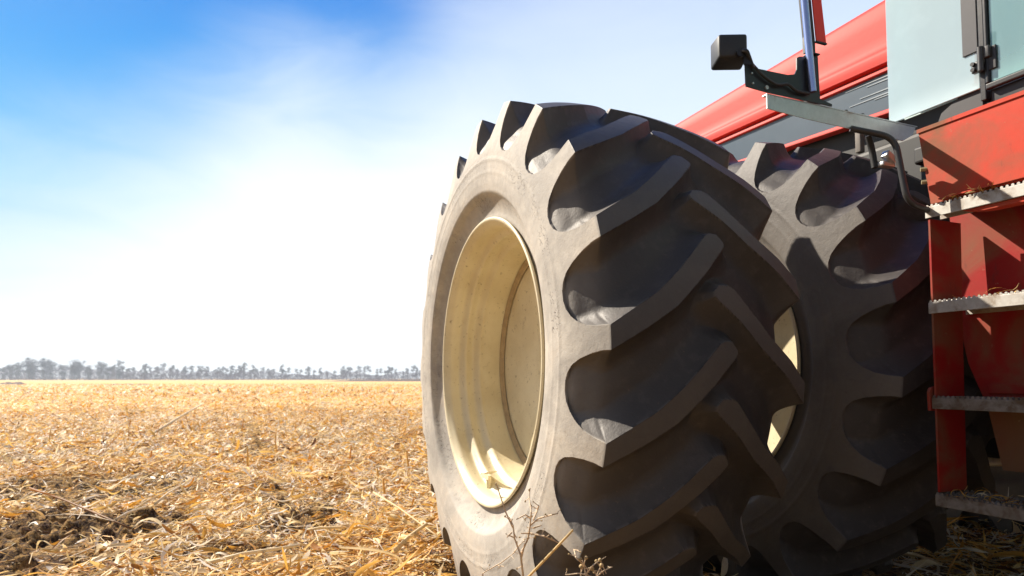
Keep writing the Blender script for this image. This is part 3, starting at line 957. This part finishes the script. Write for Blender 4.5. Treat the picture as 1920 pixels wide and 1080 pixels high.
# panel behind the top rung
# ---- ladder
LF = -1.095
lad = empty('ladder', (0, 0, 0), 0, TR)
def prong(bm, x, y, z, r=.0042, h=.006):
    b = [bm.verts.new((x + r * math.cos(k * math.pi / 3), y + r * math.sin(k * math.pi / 3), z)) for k in range(6)]
    t = [bm.verts.new((x + r * .55 * math.cos(k * math.pi / 3), y + r * .55 * math.sin(k * math.pi / 3), z + h)) for k in range(6)]
    c = bm.verts.new((x, y, z + h * .35))
    for k in range(6):
        bm.faces.new((b[k], b[(k + 1) % 6], t[(k + 1) % 6], t[k]))
        bm.faces.new((t[k], t[(k + 1) % 6], c))
STEPM2 = m_simple('muddy_shaded_step_metal', (.24, .22, .20), .65, .15, .35, 60, .62, (.11, .075, .045))  # mud on the lower steps, base also darkened to carry their shade
step_z = [.458, .163, -.127, -.418]
for si, sz in enumerate(step_z):
    z = WZ + sz
    y1 = -1.052; y0 = -1.225 if si else -1.12
    x0, x1 = LF - .50, LF + .006
    bm = bmesh.new()
    add_box(bm, x0, x1, y1 - .004, y1, z - .034, z + .0, .0015)                 # front face of the channel
    add_box(bm, x0, x1, y0, y1 - .0045, z - .008, z - .004, .001)                # tread sheet
    add_box(bm, x0, x1, y0 - .004, y0 - .0005, z - .030, z - .002, .001)
    # scalloped front edge
    nsc = 36
    for k in range(nsc):
        cx = x0 + (k + .5) * (x1 - x0) / nsc
        hw = (x1 - x0) / nsc * .5
        add_prism(bm, [(cx - hw * .62, z + .0003), (cx + hw * .62, z + .0003), (cx + hw * .5, z + .0048), (cx + hw * .2, z + .0068), (cx - hw * .2, z + .0068), (cx - hw * .5, z + .0048)], 'y', y1 - .0035, y1 - .0005)
    rows = int((y1 - y0 - .012) / .0150)
    for r_ in range(rows):
        for k in range(nsc):
            prong(bm, x0 + (k + .5 + .5 * (r_ % 2)) * (x1 - x0) / nsc, y1 - .014 - r_ * .0150, z - .004, .0052, .008)
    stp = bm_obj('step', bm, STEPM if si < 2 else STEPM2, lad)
    stp['label'] = ['top step with bright serrated edge', 'second step, half in sun', 'third step in shade with red end cap', 'lowest step strewn with straw'][si]
    if si == 2:
        bm = bmesh.new()
        add_prism(bm, [(y1 + .004, z - .040), (y1 + .006, z + .018), (y1 - .002, z + .030), (y1 - .03, z + .036), (y1 - .06, z + .030), (y1 - .06, z - .040)], 'x', x1 + .0015, x1 + .011, .002)
        bm_obj('end_cap', bm, RED_P, stp)
bm = bmesh.new()
for xx in (LF, LF - .50):
    add_prism(bm, [(-1.0565, WZ + .421), (-1.0565, WZ - .41), (-1.180, WZ - .41), (-1.188, WZ + .0), (-1.200, WZ + .421)], 'x', xx - .006, xx)
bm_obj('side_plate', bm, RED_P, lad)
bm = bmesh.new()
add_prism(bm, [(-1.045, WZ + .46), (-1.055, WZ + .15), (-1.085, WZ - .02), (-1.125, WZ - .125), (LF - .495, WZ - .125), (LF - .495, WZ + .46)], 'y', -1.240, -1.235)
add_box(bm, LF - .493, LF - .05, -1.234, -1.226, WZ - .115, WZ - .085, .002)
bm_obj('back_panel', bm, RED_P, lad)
bm = bmesh.new()
add_prism(bm, [(-1.128, WZ - .127), (-1.170, WZ - .345), (LF - .495, WZ - .345), (LF - .495, WZ - .127)], 'y', -1.246, -1.241)
bm_obj('lower_back_panel', bm, m_red('mud_brown_panel', .75, (.22, .05, .03), .6, 5), lad)
bm = bmesh.new()       # folded red gusset under the top rung
add_prism(bm, [(LF - .10, WZ + .424), (LF - .49, WZ + .424), (LF - .49, WZ + .405), (LF - .16, WZ + .412)], 'y', -1.10, -1.06)
bm_obj('gusset', bm, RED_D, lad)

def to_world(p):
    c, s_ = math.cos(math.pi / 2 + PHI), math.sin(math.pi / 2 + PHI)
    return np.stack([-.10907 + p[:, 0] * c - p[:, 1] * s_, 2.55466 + p[:, 0] * s_ + p[:, 1] * c, p[:, 2]], -1)
def wisps(n, z, x0, x1, y0, y1, label, lmax=.09):
    p = np.stack([rng.uniform(x0, x1, n), rng.uniform(y0, y1, n), z + .004 + np.abs(rng.normal(0, .006, n))], -1)
    v, q, t = ribbons(to_world(p), rng.uniform(0, 6.28, n), rng.normal(0, .25, n), rng.uniform(.02, lmax, n), rng.uniform(.0015, .005, n), 4, rng.normal(0, .8, (n, 2)), rng.normal(0, 1, n), np.clip(rng.normal(.5, .25, n), 0, 1), rng.normal(0, .5, n))
    o = link('straw_wisp', np_mesh('straw_wisp', v, q, attrs={'tone': t}), STRAW)
    tag(o, label, 'straw', kind='stuff')
wisps(70, WZ - .418, -1.50, -1.10, -1.20, -1.05, 'broken straw strewn over the lowest ladder step')
wisps(34, WZ + .462, -1.30, -1.16, -1.075, -1.045, 'dry grass roots caught on the top ladder step', .05)
wisps(14, WZ + .170, -1.40, -1.12, -1.18, -1.05, 'few straw bits on the second ladder step', .05)

# ---- light bar standing out over the tyres, in the plane x = -1.04
BX = -.985
bm = bmesh.new()
add_prism(bm, [(-0.5277, WZ + 0.7694), (-0.5277, WZ + 0.7277), (-0.6796, WZ + 0.7205), (-1.106, WZ + 0.7132), (-1.1528, WZ + 0.7392), (-1.1684, WZ + 0.7673)], 'x', BX - .003, BX)
add_prism(bm, [(-0.5277, WZ + 0.7696), (-1.1767, WZ + 0.7696), (-1.1767, WZ + 0.773), (-0.5277, WZ + 0.773)], 'x', BX - .003, BX + .016)
bar = bm_obj('light_bar', bm, ALU, TR)
for yv in (-.716, -.867, -.940):
    bm = bmesh.new()
    add_tube(bm, [(BX + .012, yv, WZ + .7735), (BX + .012, yv, WZ + .783)], .0055, 6)
    bm_obj('bolt', bm, BLACK, bar)
# black plate of the mirror bracket standing on the bar
bm = bmesh.new()
add_prism(bm, [(y, WZ + z) for y, z in [(-0.4435, 0.8609), (-0.4715, 0.8432), (-0.4866, 0.8387), (-0.6053, 0.841), (-0.6337, 0.8481), (-0.6427, 0.8644), (-0.644, 0.9016), (-0.6546, 0.9074), (-0.7301, 0.9221), (-0.735, 0.7896), (-0.7844, 0.7808), (-0.7844, 0.774), (-0.6886, 0.7737), (-0.5252, 0.7737), (-0.4453, 0.7779)]], 'x', BX - .008, BX - .004)
brk = bm_obj('mount_bracket', bm, BLACK, TR)
for y, z, r_ in ((-0.4663, 0.8193, .0028), (-0.4695, 0.7902, .0028), (-0.5756, 0.8058, .0028), (-0.5215, 0.7865, .0062)):
    bm = bmesh.new()
    add_tube(bm, [(BX - .008, y, WZ + z), (BX - .0117, y, WZ + z)], r_, 10)
    bm_obj('rivet', bm, ALU, brk, True)
bm = bmesh.new()
cbl = rounded([(BX - .014, -0.4247, WZ + 0.8682), (BX - .016, -0.4507, WZ + 0.8505), (BX - .016, -0.5027, WZ + 0.8141), (BX - .016, -0.5547, WZ + 0.7954), (BX - .018, -0.5964, WZ + 0.8089), (BX - .016, -0.6276, WZ + 0.7912), (BX - .016, -0.6796, WZ + 0.7933)], .03, 5)
add_tube(bm, cbl, .0045, 10)
bm_obj('cable', bm, PLASTIC, brk, True)
# work lamp, seen from behind
lamp = empty('work_lamp', (BX + .01, -.401, WZ + .8827), R(-24), TR)
bm = bmesh.new()
b = bmesh.new()
f0 = [(-.030, -.044, -.034), (-.030, .038, -.034), (-.030, .038, .036), (-.030, -.044, .036)]
f1 = [(.042, -.048, -.040), (.042, .043, -.040), (.042, .043, .041), (.042, -.048, .041)]
A_ = [b.verts.new(p) for p in f0]; B_ = [b.verts.new(p) for p in f1]
b.faces.new(A_); b.faces.new(B_[::-1])
for i in range(4): b.faces.new((A_[i], B_[i], B_[(i + 1) % 4], A_[(i + 1) % 4]))
bmesh.ops.bevel(b, geom=b.edges[:], offset=.008, segments=3, profile=.5, affect='EDGES')
mt = bpy.data.meshes.new('t'); b.to_mesh(mt); b.free(); bm.from_mesh(mt)
bm_obj('lamp_housing', bm, PLASTIC, lamp, True, 50)
bm = bmesh.new()
add_box(bm, .0425, .047, -.042, .037, -.034, .036, .002)
bm_obj('lamp_lens', bm, m_simple('lamp_lens', (.5, .52, .55), .1, 0, .1, 50), lamp)
bm = bmesh.new()
add_tube(bm, [(-.040, -.022, -.024), (-.030, -.022, -.024)], .013, 14)
add_tube(bm, rounded([(-.038, -.026, -.020), (-.050, -.034, -.026), (-.022, -.060, -.062)], .02), .006, 10)
add_prism(bm, [(-.030, -.060), (-.052, -.060), (-.044, -.018), (-.030, -.018)], 'x', -.038, -.0325)
bm_obj('lamp_swivel', bm, BLACK, lamp, True)
# marker mast: polished tube, black board, clear section and red reflector
mast = empty('marker_mast', (0, 0, 0), 0, TR)
bm = bmesh.new()
add_tube(bm, [(BX - .020, -0.692, WZ + 0.7985), (BX - .020, -0.6598, WZ + 1.1677)], .0105, 20)
bm_obj('polished_tube', bm, CHROME, mast, True)
bm = bmesh.new()
add_prism(bm, [(-0.6816, WZ + 0.9264), (-0.7253, WZ + 0.9306), (-0.7245, WZ + 0.9699), (-0.7056, WZ + 1.1677), (-0.6629, WZ + 1.1677), (-0.6809, WZ + 0.9758)], 'x', BX - .004, BX + .004)
bm_obj('marker_board', bm, BLACK, mast)
bm = bmesh.new()
add_prism(bm, [(-0.6879, WZ + 0.7746), (-0.7295, WZ + 0.7746), (-0.7274, WZ + 0.9243), (-0.6879, WZ + 0.9181)], 'x', BX - .0035, BX + .012)
add_box(bm, BX - .014, BX + .014, -.7337, -.6941, WZ + .9250, WZ + .9290, .001)
bm_obj('post_socket', bm, BLACK, mast)
bm = bmesh.new()
add_prism(bm, [(-0.7258, WZ + 0.9718), (-0.7659, WZ + 0.9718), (-0.743, WZ + 1.1677), (-0.7066, WZ + 1.1677)], 'x', BX - .009, BX - .005)
bm_obj('red_reflector', bm, REFL, mast)
bm = bmesh.new()
add_prism(bm, [(-0.7245, WZ + 0.9675), (-0.7692, WZ + 0.9675), (-0.7692, WZ + 0.9713), (-0.7245, WZ + 0.9713)], 'x', BX - .010, BX - .001)
bm_obj('reflector_frame', bm, BLACK, mast)

# hand rail from the bar down to the top rung
bm = bmesh.new()
add_tube(bm, rounded([(-.992, -.862, WZ + .716), (-1.059, -.969, WZ + .680), (-1.085, -.980, WZ + .470), (-1.098, -1.058, WZ + .448)], .045, 8), .0095, 16)
bm_obj('hand_rail', bm, TUBEM, TR, True)
# hose, clamp and linkage in the dark behind the bar
bm = bmesh.new()
add_tube(bm, rounded([(-1.00, -.93, WZ + .70), (-.995, -.95, WZ + .66), (-1.00, -.955, WZ + .60)], .02), .010, 12)
bm_obj('hose', bm, DARK, TR, True)
bm = bmesh.new()
add_box(bm, -1.03, -1.005, -1.010, -.955, WZ + .600, WZ + .614, .003)
bm_obj('hydraulic_coupling', bm, ALU, TR, True)
bm = bmesh.new()
add_box(bm, -.012, .012, -.045, .0, .0, .022, .003, Matrix.Translation((-1.03, -.955, WZ + .628)) @ Matrix.Rotation(.5, 4, 'X'))
bm_obj('bracket_tab', bm, ALU, TR, True)
bm = bmesh.new()
add_box(bm, -.30, -.27, -1.80, -1.77, WZ + 1.00, WZ + 1.13, .004)
bm_obj('linkage', bm, m_simple('dusty_bracket', (.16, .14, .12), .7, 0, .3, 30), TR, True)
YB = m_simple('yellow_bolt', (.4, .35, .2), .5, .3, .2, 50)
for z, y in ((.585, -1.075), (.545, -1.078)):
    bm = bmesh.new()
    add_tube(bm, [(-1.085, y, WZ + z), (-1.072, y + .012, WZ + z)], .007, 6)
    bm_obj('skirt_bolt', bm, YB, TR)


# ------------------------------------------------------------------ distant trees
LEAF = [m_leafy('tree_foliage_olive', (.065, .07, .045), (.10, .095, .06)), m_leafy('tree_foliage_dark', (.022, .034, .024), (.042, .055, .034))]
BARK = m_simple('bark', (.12, .09, .07), .9, 0, .3, 8)

def tree_mesh(seed, H, kind):
    r = np.random.default_rng(seed)
    bm = bmesh.new()
    lean = r.normal(0, .03, 2)
    tr0 = [(lean[0] * z, lean[1] * z, z) for z in np.linspace(-.3, H * .82, 7)]
    add_tube(bm, tr0, list(np.linspace(.22, .05, 7)), 6)
    tips = []
    for k in range(16 if kind else 15):
        z = H * r.uniform(.28 if kind else .16, .88); a = r.uniform(0, 6.28); l = H * r.uniform(.10, .22) * (1.15 if kind else .55)
        p0 = Vector((lean[0] * z, lean[1] * z, z)); p1 = p0 + Vector((math.cos(a) * l, math.sin(a) * l, l * r.uniform(.5, 1.1)))
        add_tube(bm, [p0, (p0 + p1) / 2 + Vector((0, 0, -.1)), p1], [.09, .06, .025], 4)
        tips.append(p1)
    tips.append(Vector((lean[0] * H, lean[1] * H, H * .9)))
    me = bpy.data.meshes.new('trunk'); bm.to_mesh(me); bm.free(); me.materials.append(BARK)
    C0 = []
    for tp in tips:
        m_ = int(r.integers(40, 95) * (1.9 if kind else 1.0)); s = H * (.085 if kind else .048) * r.uniform(.6, 1.3)
        C0.append(np.array(tp)[None] + r.normal(0, 1, (m_, 3)) * np.array([s, s, s * .75]))
    if kind:
        z = r.uniform(.06, .6, 500) * H; a = r.uniform(0, 6.28, 500); q = H * .15 * np.sqrt(r.random(500))
        C0.append(np.stack([np.cos(a) * q, np.sin(a) * q, z], -1))
    c = np.vstack(C0); n = len(c)
    u = r.normal(0, 1, (n, 3)); u /= np.linalg.norm(u, axis=1)[:, None]
    v = np.cross(u, r.normal(0, 1, (n, 3))); v /= np.linalg.norm(v, axis=1)[:, None]
    sz = r.uniform(.16, .36, n)[:, None]
    vv = np.stack([c - u * sz, c + v * sz * .6, c + u * sz, c - v * sz * .6], 1).reshape(-1, 3)
    return me, np_mesh('crown', vv, np.arange(n * 4).reshape(-1, 4), smooth=False)

def make_tree(seed, H, kind, name):
    tm, cm = tree_mesh(seed, H, kind)
    t = empty(name)
    link('trunk', tm, None, t)
    link('crown', cm, LEAF[kind], t)
    return t

def px_dir(px):          # ground direction seen at photo column px
    return (px - 960) / 1194.56

pool = {0: [make_tree(100 + k, 11 + 1.2 * (k % 3), 0, 'slender_tree') for k in range(5)], 1: [make_tree(200 + k, 13, 1, 'leafy_tree') for k in range(4)]}
used = set()
LAB = {0: ('thin crowned tree in the hazy windbreak row along the horizon', 'thin crowned trees of the windbreak'), 1: ('full crowned dark tree in the taller clump at the far left of the horizon', 'full crowned trees at the left of the windbreak')}
def put_tree(kind, px, D, s):
    src = pool[kind][random.randrange(len(pool[kind]))]
    if src.name in used:
        t = src.copy(); COL.objects.link(t)
        for c in src.children:
            k = c.copy(); COL.objects.link(k); k.parent = t
    else:
        t = src; used.add(src.name)
    t.location = (px_dir(px) * D, D, -.1)
    t.rotation_euler = (0, 0, random.random() * 6.28)
    t.scale = (s, s, s)
    tag(t, LAB[kind][0], 'tree', LAB[kind][1])
for px, s in [(-60, .95), (-20, .85), (8, .80), (22, .92), (36, 1.0), (56, 1.15), (63, .98), (84, 1.22), (96, 1.15), (120, .92), (138, 1.06), (146, 1.12), (168, .85), (190, .95), (203, .82), (222, .85)]:
    put_tree(1, px, 385 + random.uniform(-12, 12), s * random.uniform(.64, .82))
x = 212
while x < 1300:
    put_tree(0, x, 430 + (x - 200) * .16 + random.uniform(-10, 10), random.uniform(.62, 1.02))
    x += random.choice((random.uniform(3, 7), random.uniform(6, 9), random.uniform(10, 15)))
for k, lst in pool.items():      # anything never placed is dropped
    for t in lst:
        if t.name not in used:
            for c in list(t.children): bpy.data.objects.remove(c)
            bpy.data.objects.remove(t)
# low scrub between the trunks
n = 60000
px = rng.uniform(-120, 1400, n); D = 400 + np.clip(px - 200, 0, 900) * .16 + rng.uniform(0, 30, n)
hh = 3.2 + 4.2 * vnoise(px * .05, px * 0, 31) + np.where(px < 240, 2.2, 0)
c = np.stack([(px - 960) / 1194.56 * D, D, hh * rng.random(n) ** 1.2], -1)
u = rng.normal(0, 1, (n, 3)); u /= np.linalg.norm(u, axis=1)[:, None]
v = np.cross(u, rng.normal(0, 1, (n, 3))); v /= np.linalg.norm(v, axis=1)[:, None]
vv = np.stack([c - u * .35, c + v * .22, c + u * .35, c - v * .22], 1).reshape(-1, 3)
o = link('scrub', np_mesh('scrub', vv, np.arange(n * 4).reshape(-1, 4), smooth=False), m_leafy('scrub_brown', (.075, .050, .055), (.11, .08, .075)))
tag(o, 'low brown scrub filling the foot of the distant windbreak', 'scrub', kind='stuff')


# ------------------------------------------------------------------ plants and single stalks in the field
def place(px, py, h=None):
    """ground point under a photo pixel"""
    p = math.radians(3.150)
    a = (px - 960) / 1194.56; b = -(py - 540 - 104.26) / 1194.56
    d = Vector((a, math.cos(p) - b * math.sin(p), math.sin(p) + b * math.cos(p)))
    t = (CAM_H - .01) / -d.z
    return d.x * t, d.y * t

def stick_obj(name, pts, r0, r1, tone, label, cat, group=None, extra=None):
    bm = bmesh.new()
    P = [Vector(p) for p in pts]
    add_tube(bm, P, list(np.linspace(r0, r1, len(P))), 8)
    if extra: extra(bm, P)
    bmesh.ops.recalc_face_normals(bm, faces=bm.faces)
    me = bpy.data.meshes.new(name); bm.to_mesh(me); bm.free()
    me.polygons.foreach_set('use_smooth', [True] * len(me.polygons))
    at = me.attributes.new('tone', 'FLOAT', 'POINT'); at.data.foreach_set('value', np.full(len(me.vertices), tone, dtype=np.float32))
    o = link(name, me, STRAW)
    tag(o, label, cat, group)
    return o

# standing corn stubble: hollow cut stems with a torn sheath
def stubble(x, y, H, lean, az, label, tone):
    z0 = float(ground_h(np.array([x]), np.array([y]))[0]) - .03
    d = Vector((math.cos(az) * lean, math.sin(az) * lean, 1)).normalized()
    def ex(bm, P):
        for k in range(3):
            a = az + k * 2.1; h0 = H * (.15 + .2 * k)
            b = P[0] + d * h0; o_ = Vector((math.cos(a), math.sin(a), 0)); s_ = Vector((-math.sin(a), math.cos(a), 0))
            pr = None
            for q in range(6):
                t = q / 5; c = b + o_ * (.006 + .07 * t * (1 - .3 * t)) + Vector((0, 0, .07 * t - .13 * t * t)); w_ = .009 * (1 - t * .8)
                v1, v2 = bm.verts.new(c - s_ * w_), bm.verts.new(c + s_ * w_)
                if pr: bm.faces.new((pr[0], pr[1], v2, v1))
                pr = (v1, v2)
    return stick_obj('corn_stubble', [Vector((x, y, z0)) + d * H * t for t in (0, .3, .6, 1)], .010, .0075, tone, label, 'corn stubble', 'cut corn stems standing in the field', ex)
sp = [(430, 800), (452, 815), (283, 868), (465, 880), (712, 905), (725, 945), (190, 838), (555, 810), (640, 800), (505, 780), (360, 790), (600, 790), (90, 835), (405, 770), (420, 755), (436, 745), (690, 835), (770, 890), (330, 780), (520, 850), (655, 870), (748, 815), (245, 800), (140, 790), (580, 765), (700, 775)]
for k, (a, b) in enumerate(sp):
    x, y = place(a, b)
    where = 'beside the big tyre' if a > 640 else ('near the straw track' if a > 400 else 'at the left of the field')
    row_ = 'in the near straw' if b > 850 else ('in the middle distance' if b > 795 else 'far out')
    stubble(x, y, random.uniform(.16, .30), random.uniform(0, .3), random.uniform(0, 6.28), 'cut corn stem standing %s, %s' % (row_, where), random.uniform(.35, .75))

def lying(px0, py0, px1, py1, lift0, lift1, r, tone, label, name='corn_stalk', group=None):
    x0, y0 = place(px0, py0); x1, y1 = place(px1, py1)
    p0 = Vector((x0, y0, .02 + lift0)); p1 = Vector((x1, y1, .03 + lift1))
    def ex(bm, P):
        for t in (.3, .62):
            c = P[0].lerp(P[-1], t); dd_ = (P[-1] - P[0]).normalized()
            add_tube(bm, [c - dd_ * r * .7, c, c + dd_ * r * .7], [r * .9, r * 1.35, r * .9], 8)
    m1 = p0.lerp(p1, .4) + Vector((0, 0, .012)); m2 = p0.lerp(p1, .75) + Vector((0.0, 0, .005))
    return stick_obj(name, [p0, m1, m2, p1], r, r * .7, tone, label, 'corn stalk', group, ex)
lying(288, 818, 378, 795, .03, .36, .020, .9, 'long pale cane propped slanting over the straw in the middle distance')
lying(55, 925, 250, 1010, .03, .03, .007, .10, 'thin reddish stem lying across the dark bare soil at left')
lying(215, 985, 272, 968, .02, .04, .008, .95, 'short pale stalk lying beside the reddish stem')
lying(238, 976, 325, 948, .03, .10, .006, .85, 'slim straw stalk tilted over the dark clods at left')
lying(290, 960, 345, 938, .04, .10, .008, .95, 'pale straight cane right of the dark hollow')
lying(700, 968, 842, 1045, .14, .04, .0055, .8, 'bent pale stalk leaning down towards the foot of the big tyre')
lying(560, 1008, 655, 1006, .02, .03, .009, .85, 'stalk lying level across the dark soil below centre')
lying(380, 1075, 560, 1055, .03, .06, .010, .9, 'pale stalk crossing the bottom edge left of the husk')
lying(740, 1050, 800, 1035, .03, .12, .012, .85, 'thick broken stalk beside the foot of the big tyre')
lying(1690, 1045, 1765, 1075, .01, .02, .010, .75, 'sunlit stalk on the dark ground under the tractor')

# curled husks, each a thing
def husk(px, py, L, Wd, yaw, tone, label, curl=.6, up=.05):
    x, y = place(px, py)
    P = np.array([[x, y, float(ground_h(np.array([x]), np.array([y]))[0]) + up]])
    v, q, t = folded(P, np.array([yaw]), np.array([.2]), np.array([L * .75]), np.array([Wd * .62]), 14, np.array([[curl * .5, -curl]]), np.array([.9]), np.array([tone]), np.array([.5]))
    o = link('corn_husk', np_mesh('corn_husk', v, q, attrs={'tone': t}), STRAW)
    tag(o, label, 'corn husk', 'large dry husks on the straw')
husk(280, 1030, .32, .06, .5, .55, 'boat shaped golden husk lying near the bottom left of centre')
husk(632, 925, .36, .06, .7, .42, 'long orange husk rising out of the straw below centre')
husk(745, 965, .26, .06, -.4, .44, 'orange husk arching beside the tyre sidewall')
husk(545, 1070, .34, .08, 1.1, .8, 'broad pale husk cut by the bottom edge of the picture')
husk(660, 808, .28, .05, .2, .38, 'bright orange husk lying out in the middle of the field', .3)
husk(60, 970, .30, .05, 2.9, .45, 'narrow golden husk above the dark soil at the left edge', .4)
husk(820, 985, .24, .09, 1.4, .42, 'broad orange husk pressed against the tyre foot')
husk(380, 1045, .30, .06, .3, .45, 'yellow husk right of the boat shaped one')
husk(210, 938, .26, .05, -.3, .5, 'twisted golden husk hanging over the dark hollow')
husk(500, 1068, .25, .07, 2.0, .6, 'crumpled husk near the bottom edge')

# dried weeds in front of the tyre
WEED = m_simple('dry_weed', (.72, .54, .36), .7, 0, .2, 40)
WEED2 = m_simple('dry_seed_head', (.50, .36, .18), .8, 0, .4, 120)
def at_depth(px, py, D):
    p = math.radians(3.150)
    a = (px - 960) / 1194.56; b = -(py - 540 - 104.26) / 1194.56
    d = Vector((a, math.cos(p) - b * math.sin(p), math.sin(p) + b * math.cos(p)))
    return Vector((0, 0, CAM_H)) + d * (D / d.y)
def weed(name, stems, label, D, rad=.0029, heads=(), seed=1):
    """stems: lists of photo pixels at depth D, the first reaching down to the ground"""
    r = random.Random(seed)
    t = empty(name); root = at_depth(*stems[0][0], D); t.location = (root.x, root.y, 0)
    inv = Vector((-root.x, -root.y, 0))
    bm = bmesh.new(); hb = bmesh.new()
    for k, s in enumerate(stems):
        P = [at_depth(x, y, D + (r.uniform(-.03, .03) if i else 0)) + inv for i, (x, y) in enumerate(s)]
        if k == 0: P = [Vector((P[0].x + .02, P[0].y, -.02))] + P
        add_tube(bm, P, list(np.linspace(rad * (1.2 if k == 0 else .8), rad * .45, len(P))), 6)
        for a, b in zip(P[:-1], P[1:]):
            if k == 0 and a.z < .1: continue
            for q in range(max(1, int((b - a).length / .022))):
                c = a.lerp(b, r.random()); dv = Vector((r.gauss(0, 1), r.gauss(0, .7), r.gauss(.3, .8))).normalized() * r.uniform(.006, .022)
                add_tube(bm, [c, c + dv], [rad * .4, rad * .2], 4)
                if r.random() < .8:
                    bmesh.ops.create_icosphere(hb, subdivisions=1, radius=r.uniform(.0012, .0028), matrix=Matrix.Translation(c + dv) @ Matrix.Diagonal((1, 1, r.uniform(.7, 1.6), 1)))
    for (x, y) in heads:
        c = at_depth(x, y, D + r.uniform(-.02, .02)) + inv
        bmesh.ops.create_icosphere(hb, subdivisions=2, radius=r.uniform(.0035, .0055), matrix=Matrix.Translation(c))
        add_tube(bm, [c + Vector((0, 0, .002)), c + Vector((r.uniform(-.02, .02), 0, -.03))], rad * .45, 4)
    bm_obj('stems', bm, WEED, t, True)
    bm_obj('seed_heads', hb, WEED2, t, True)
    tag(t, label, 'dry weed')
weed('dry_weed', [[(981, 1080), (976, 1040), (965, 1010), (962, 985), (955, 970)], [(962, 990), (948, 960), (938, 930), (930, 905)], [(976, 1040), (990, 1010), (994, 985), (996, 960), (992, 930), (994, 915)],
                  [(994, 985), (1010, 972), (1035, 965), (1046, 963)], [(995, 972), (985, 965), (968, 974)], [(994, 1000), (1020, 1005), (1048, 1018)], [(1000, 975), (1008, 955), (1010, 948)], [(965, 1008), (952, 1003)], [(978, 1045), (984, 1020), (981, 1010)], [(960, 998), (950, 1008)],
                  [(1000, 990), (1015, 985)], [(993, 1000), (976, 1000)]],
     'branching dried weed standing in front of the lower sidewall of the big tyre', 1.55, seed=3)
weed('dry_weed', [[(905, 1075), (940, 1055), (962, 1038), (985, 1010)], [(962, 1038), (975, 1020)], [(930, 1060), (945, 1062)]],
     'thin weed leaning right at the foot of the big tyre', 1.6, .0018, seed=4)
weed('dry_weed', [[(1100, 1085), (1095, 1062), (1092, 1050)], [(1100, 1075), (1112, 1060), (1122, 1052)], [(1095, 1060), (1080, 1045), (1076, 1030), (1085, 1032)], [(1102, 1078), (1085, 1075), (1060, 1078)], [(1120, 1080), (1132, 1070), (1148, 1063)]],
     'low weed with round seed pods at the bottom edge below the tread', 1.45, .002, [(1099, 1046), (1090, 1062), (1118, 1052), (1125, 1050), (1110, 1066), (1128, 1060), (1115, 1073), (1088, 1048)], seed=5)
def straight(px0, py0, px1, py1, D, r, label):
    a = at_depth(px0, py0, D); b = at_depth(px1, py1, D - .05); dn = (a - b).normalized()
    k = a.z / max(1e-3, -dn.z) if dn.z < 0 else .3
    g0 = a + dn * max(0, k)
    return stick_obj('straw_stalk', [g0, a, a.lerp(b, .5) + Vector((.002, 0, .002)), b], r, r * .8, .75, label, 'straw stalk')
straight(1000, 1072, 1074, 994, 1.5, .0032, 'straight broken straw slanting up across the lower tread')

# ------------------------------------------------------------------ air
m, N = mat('haze')
pv = N.n('ShaderNodeVolumePrincipled', inp={'Color': (.78, .87, 1.0, 1), 'Density': .00065, 'Anisotropy': .3})
N.n('ShaderNodeOutputMaterial', inp={'Volume': pv.outputs[0]})
bm = bmesh.new()
add_box(bm, -520, 520, -60, 620, -3.0, 22)
hz = bm_obj('haze', bm, m)
tag(hz, kind='stuff')
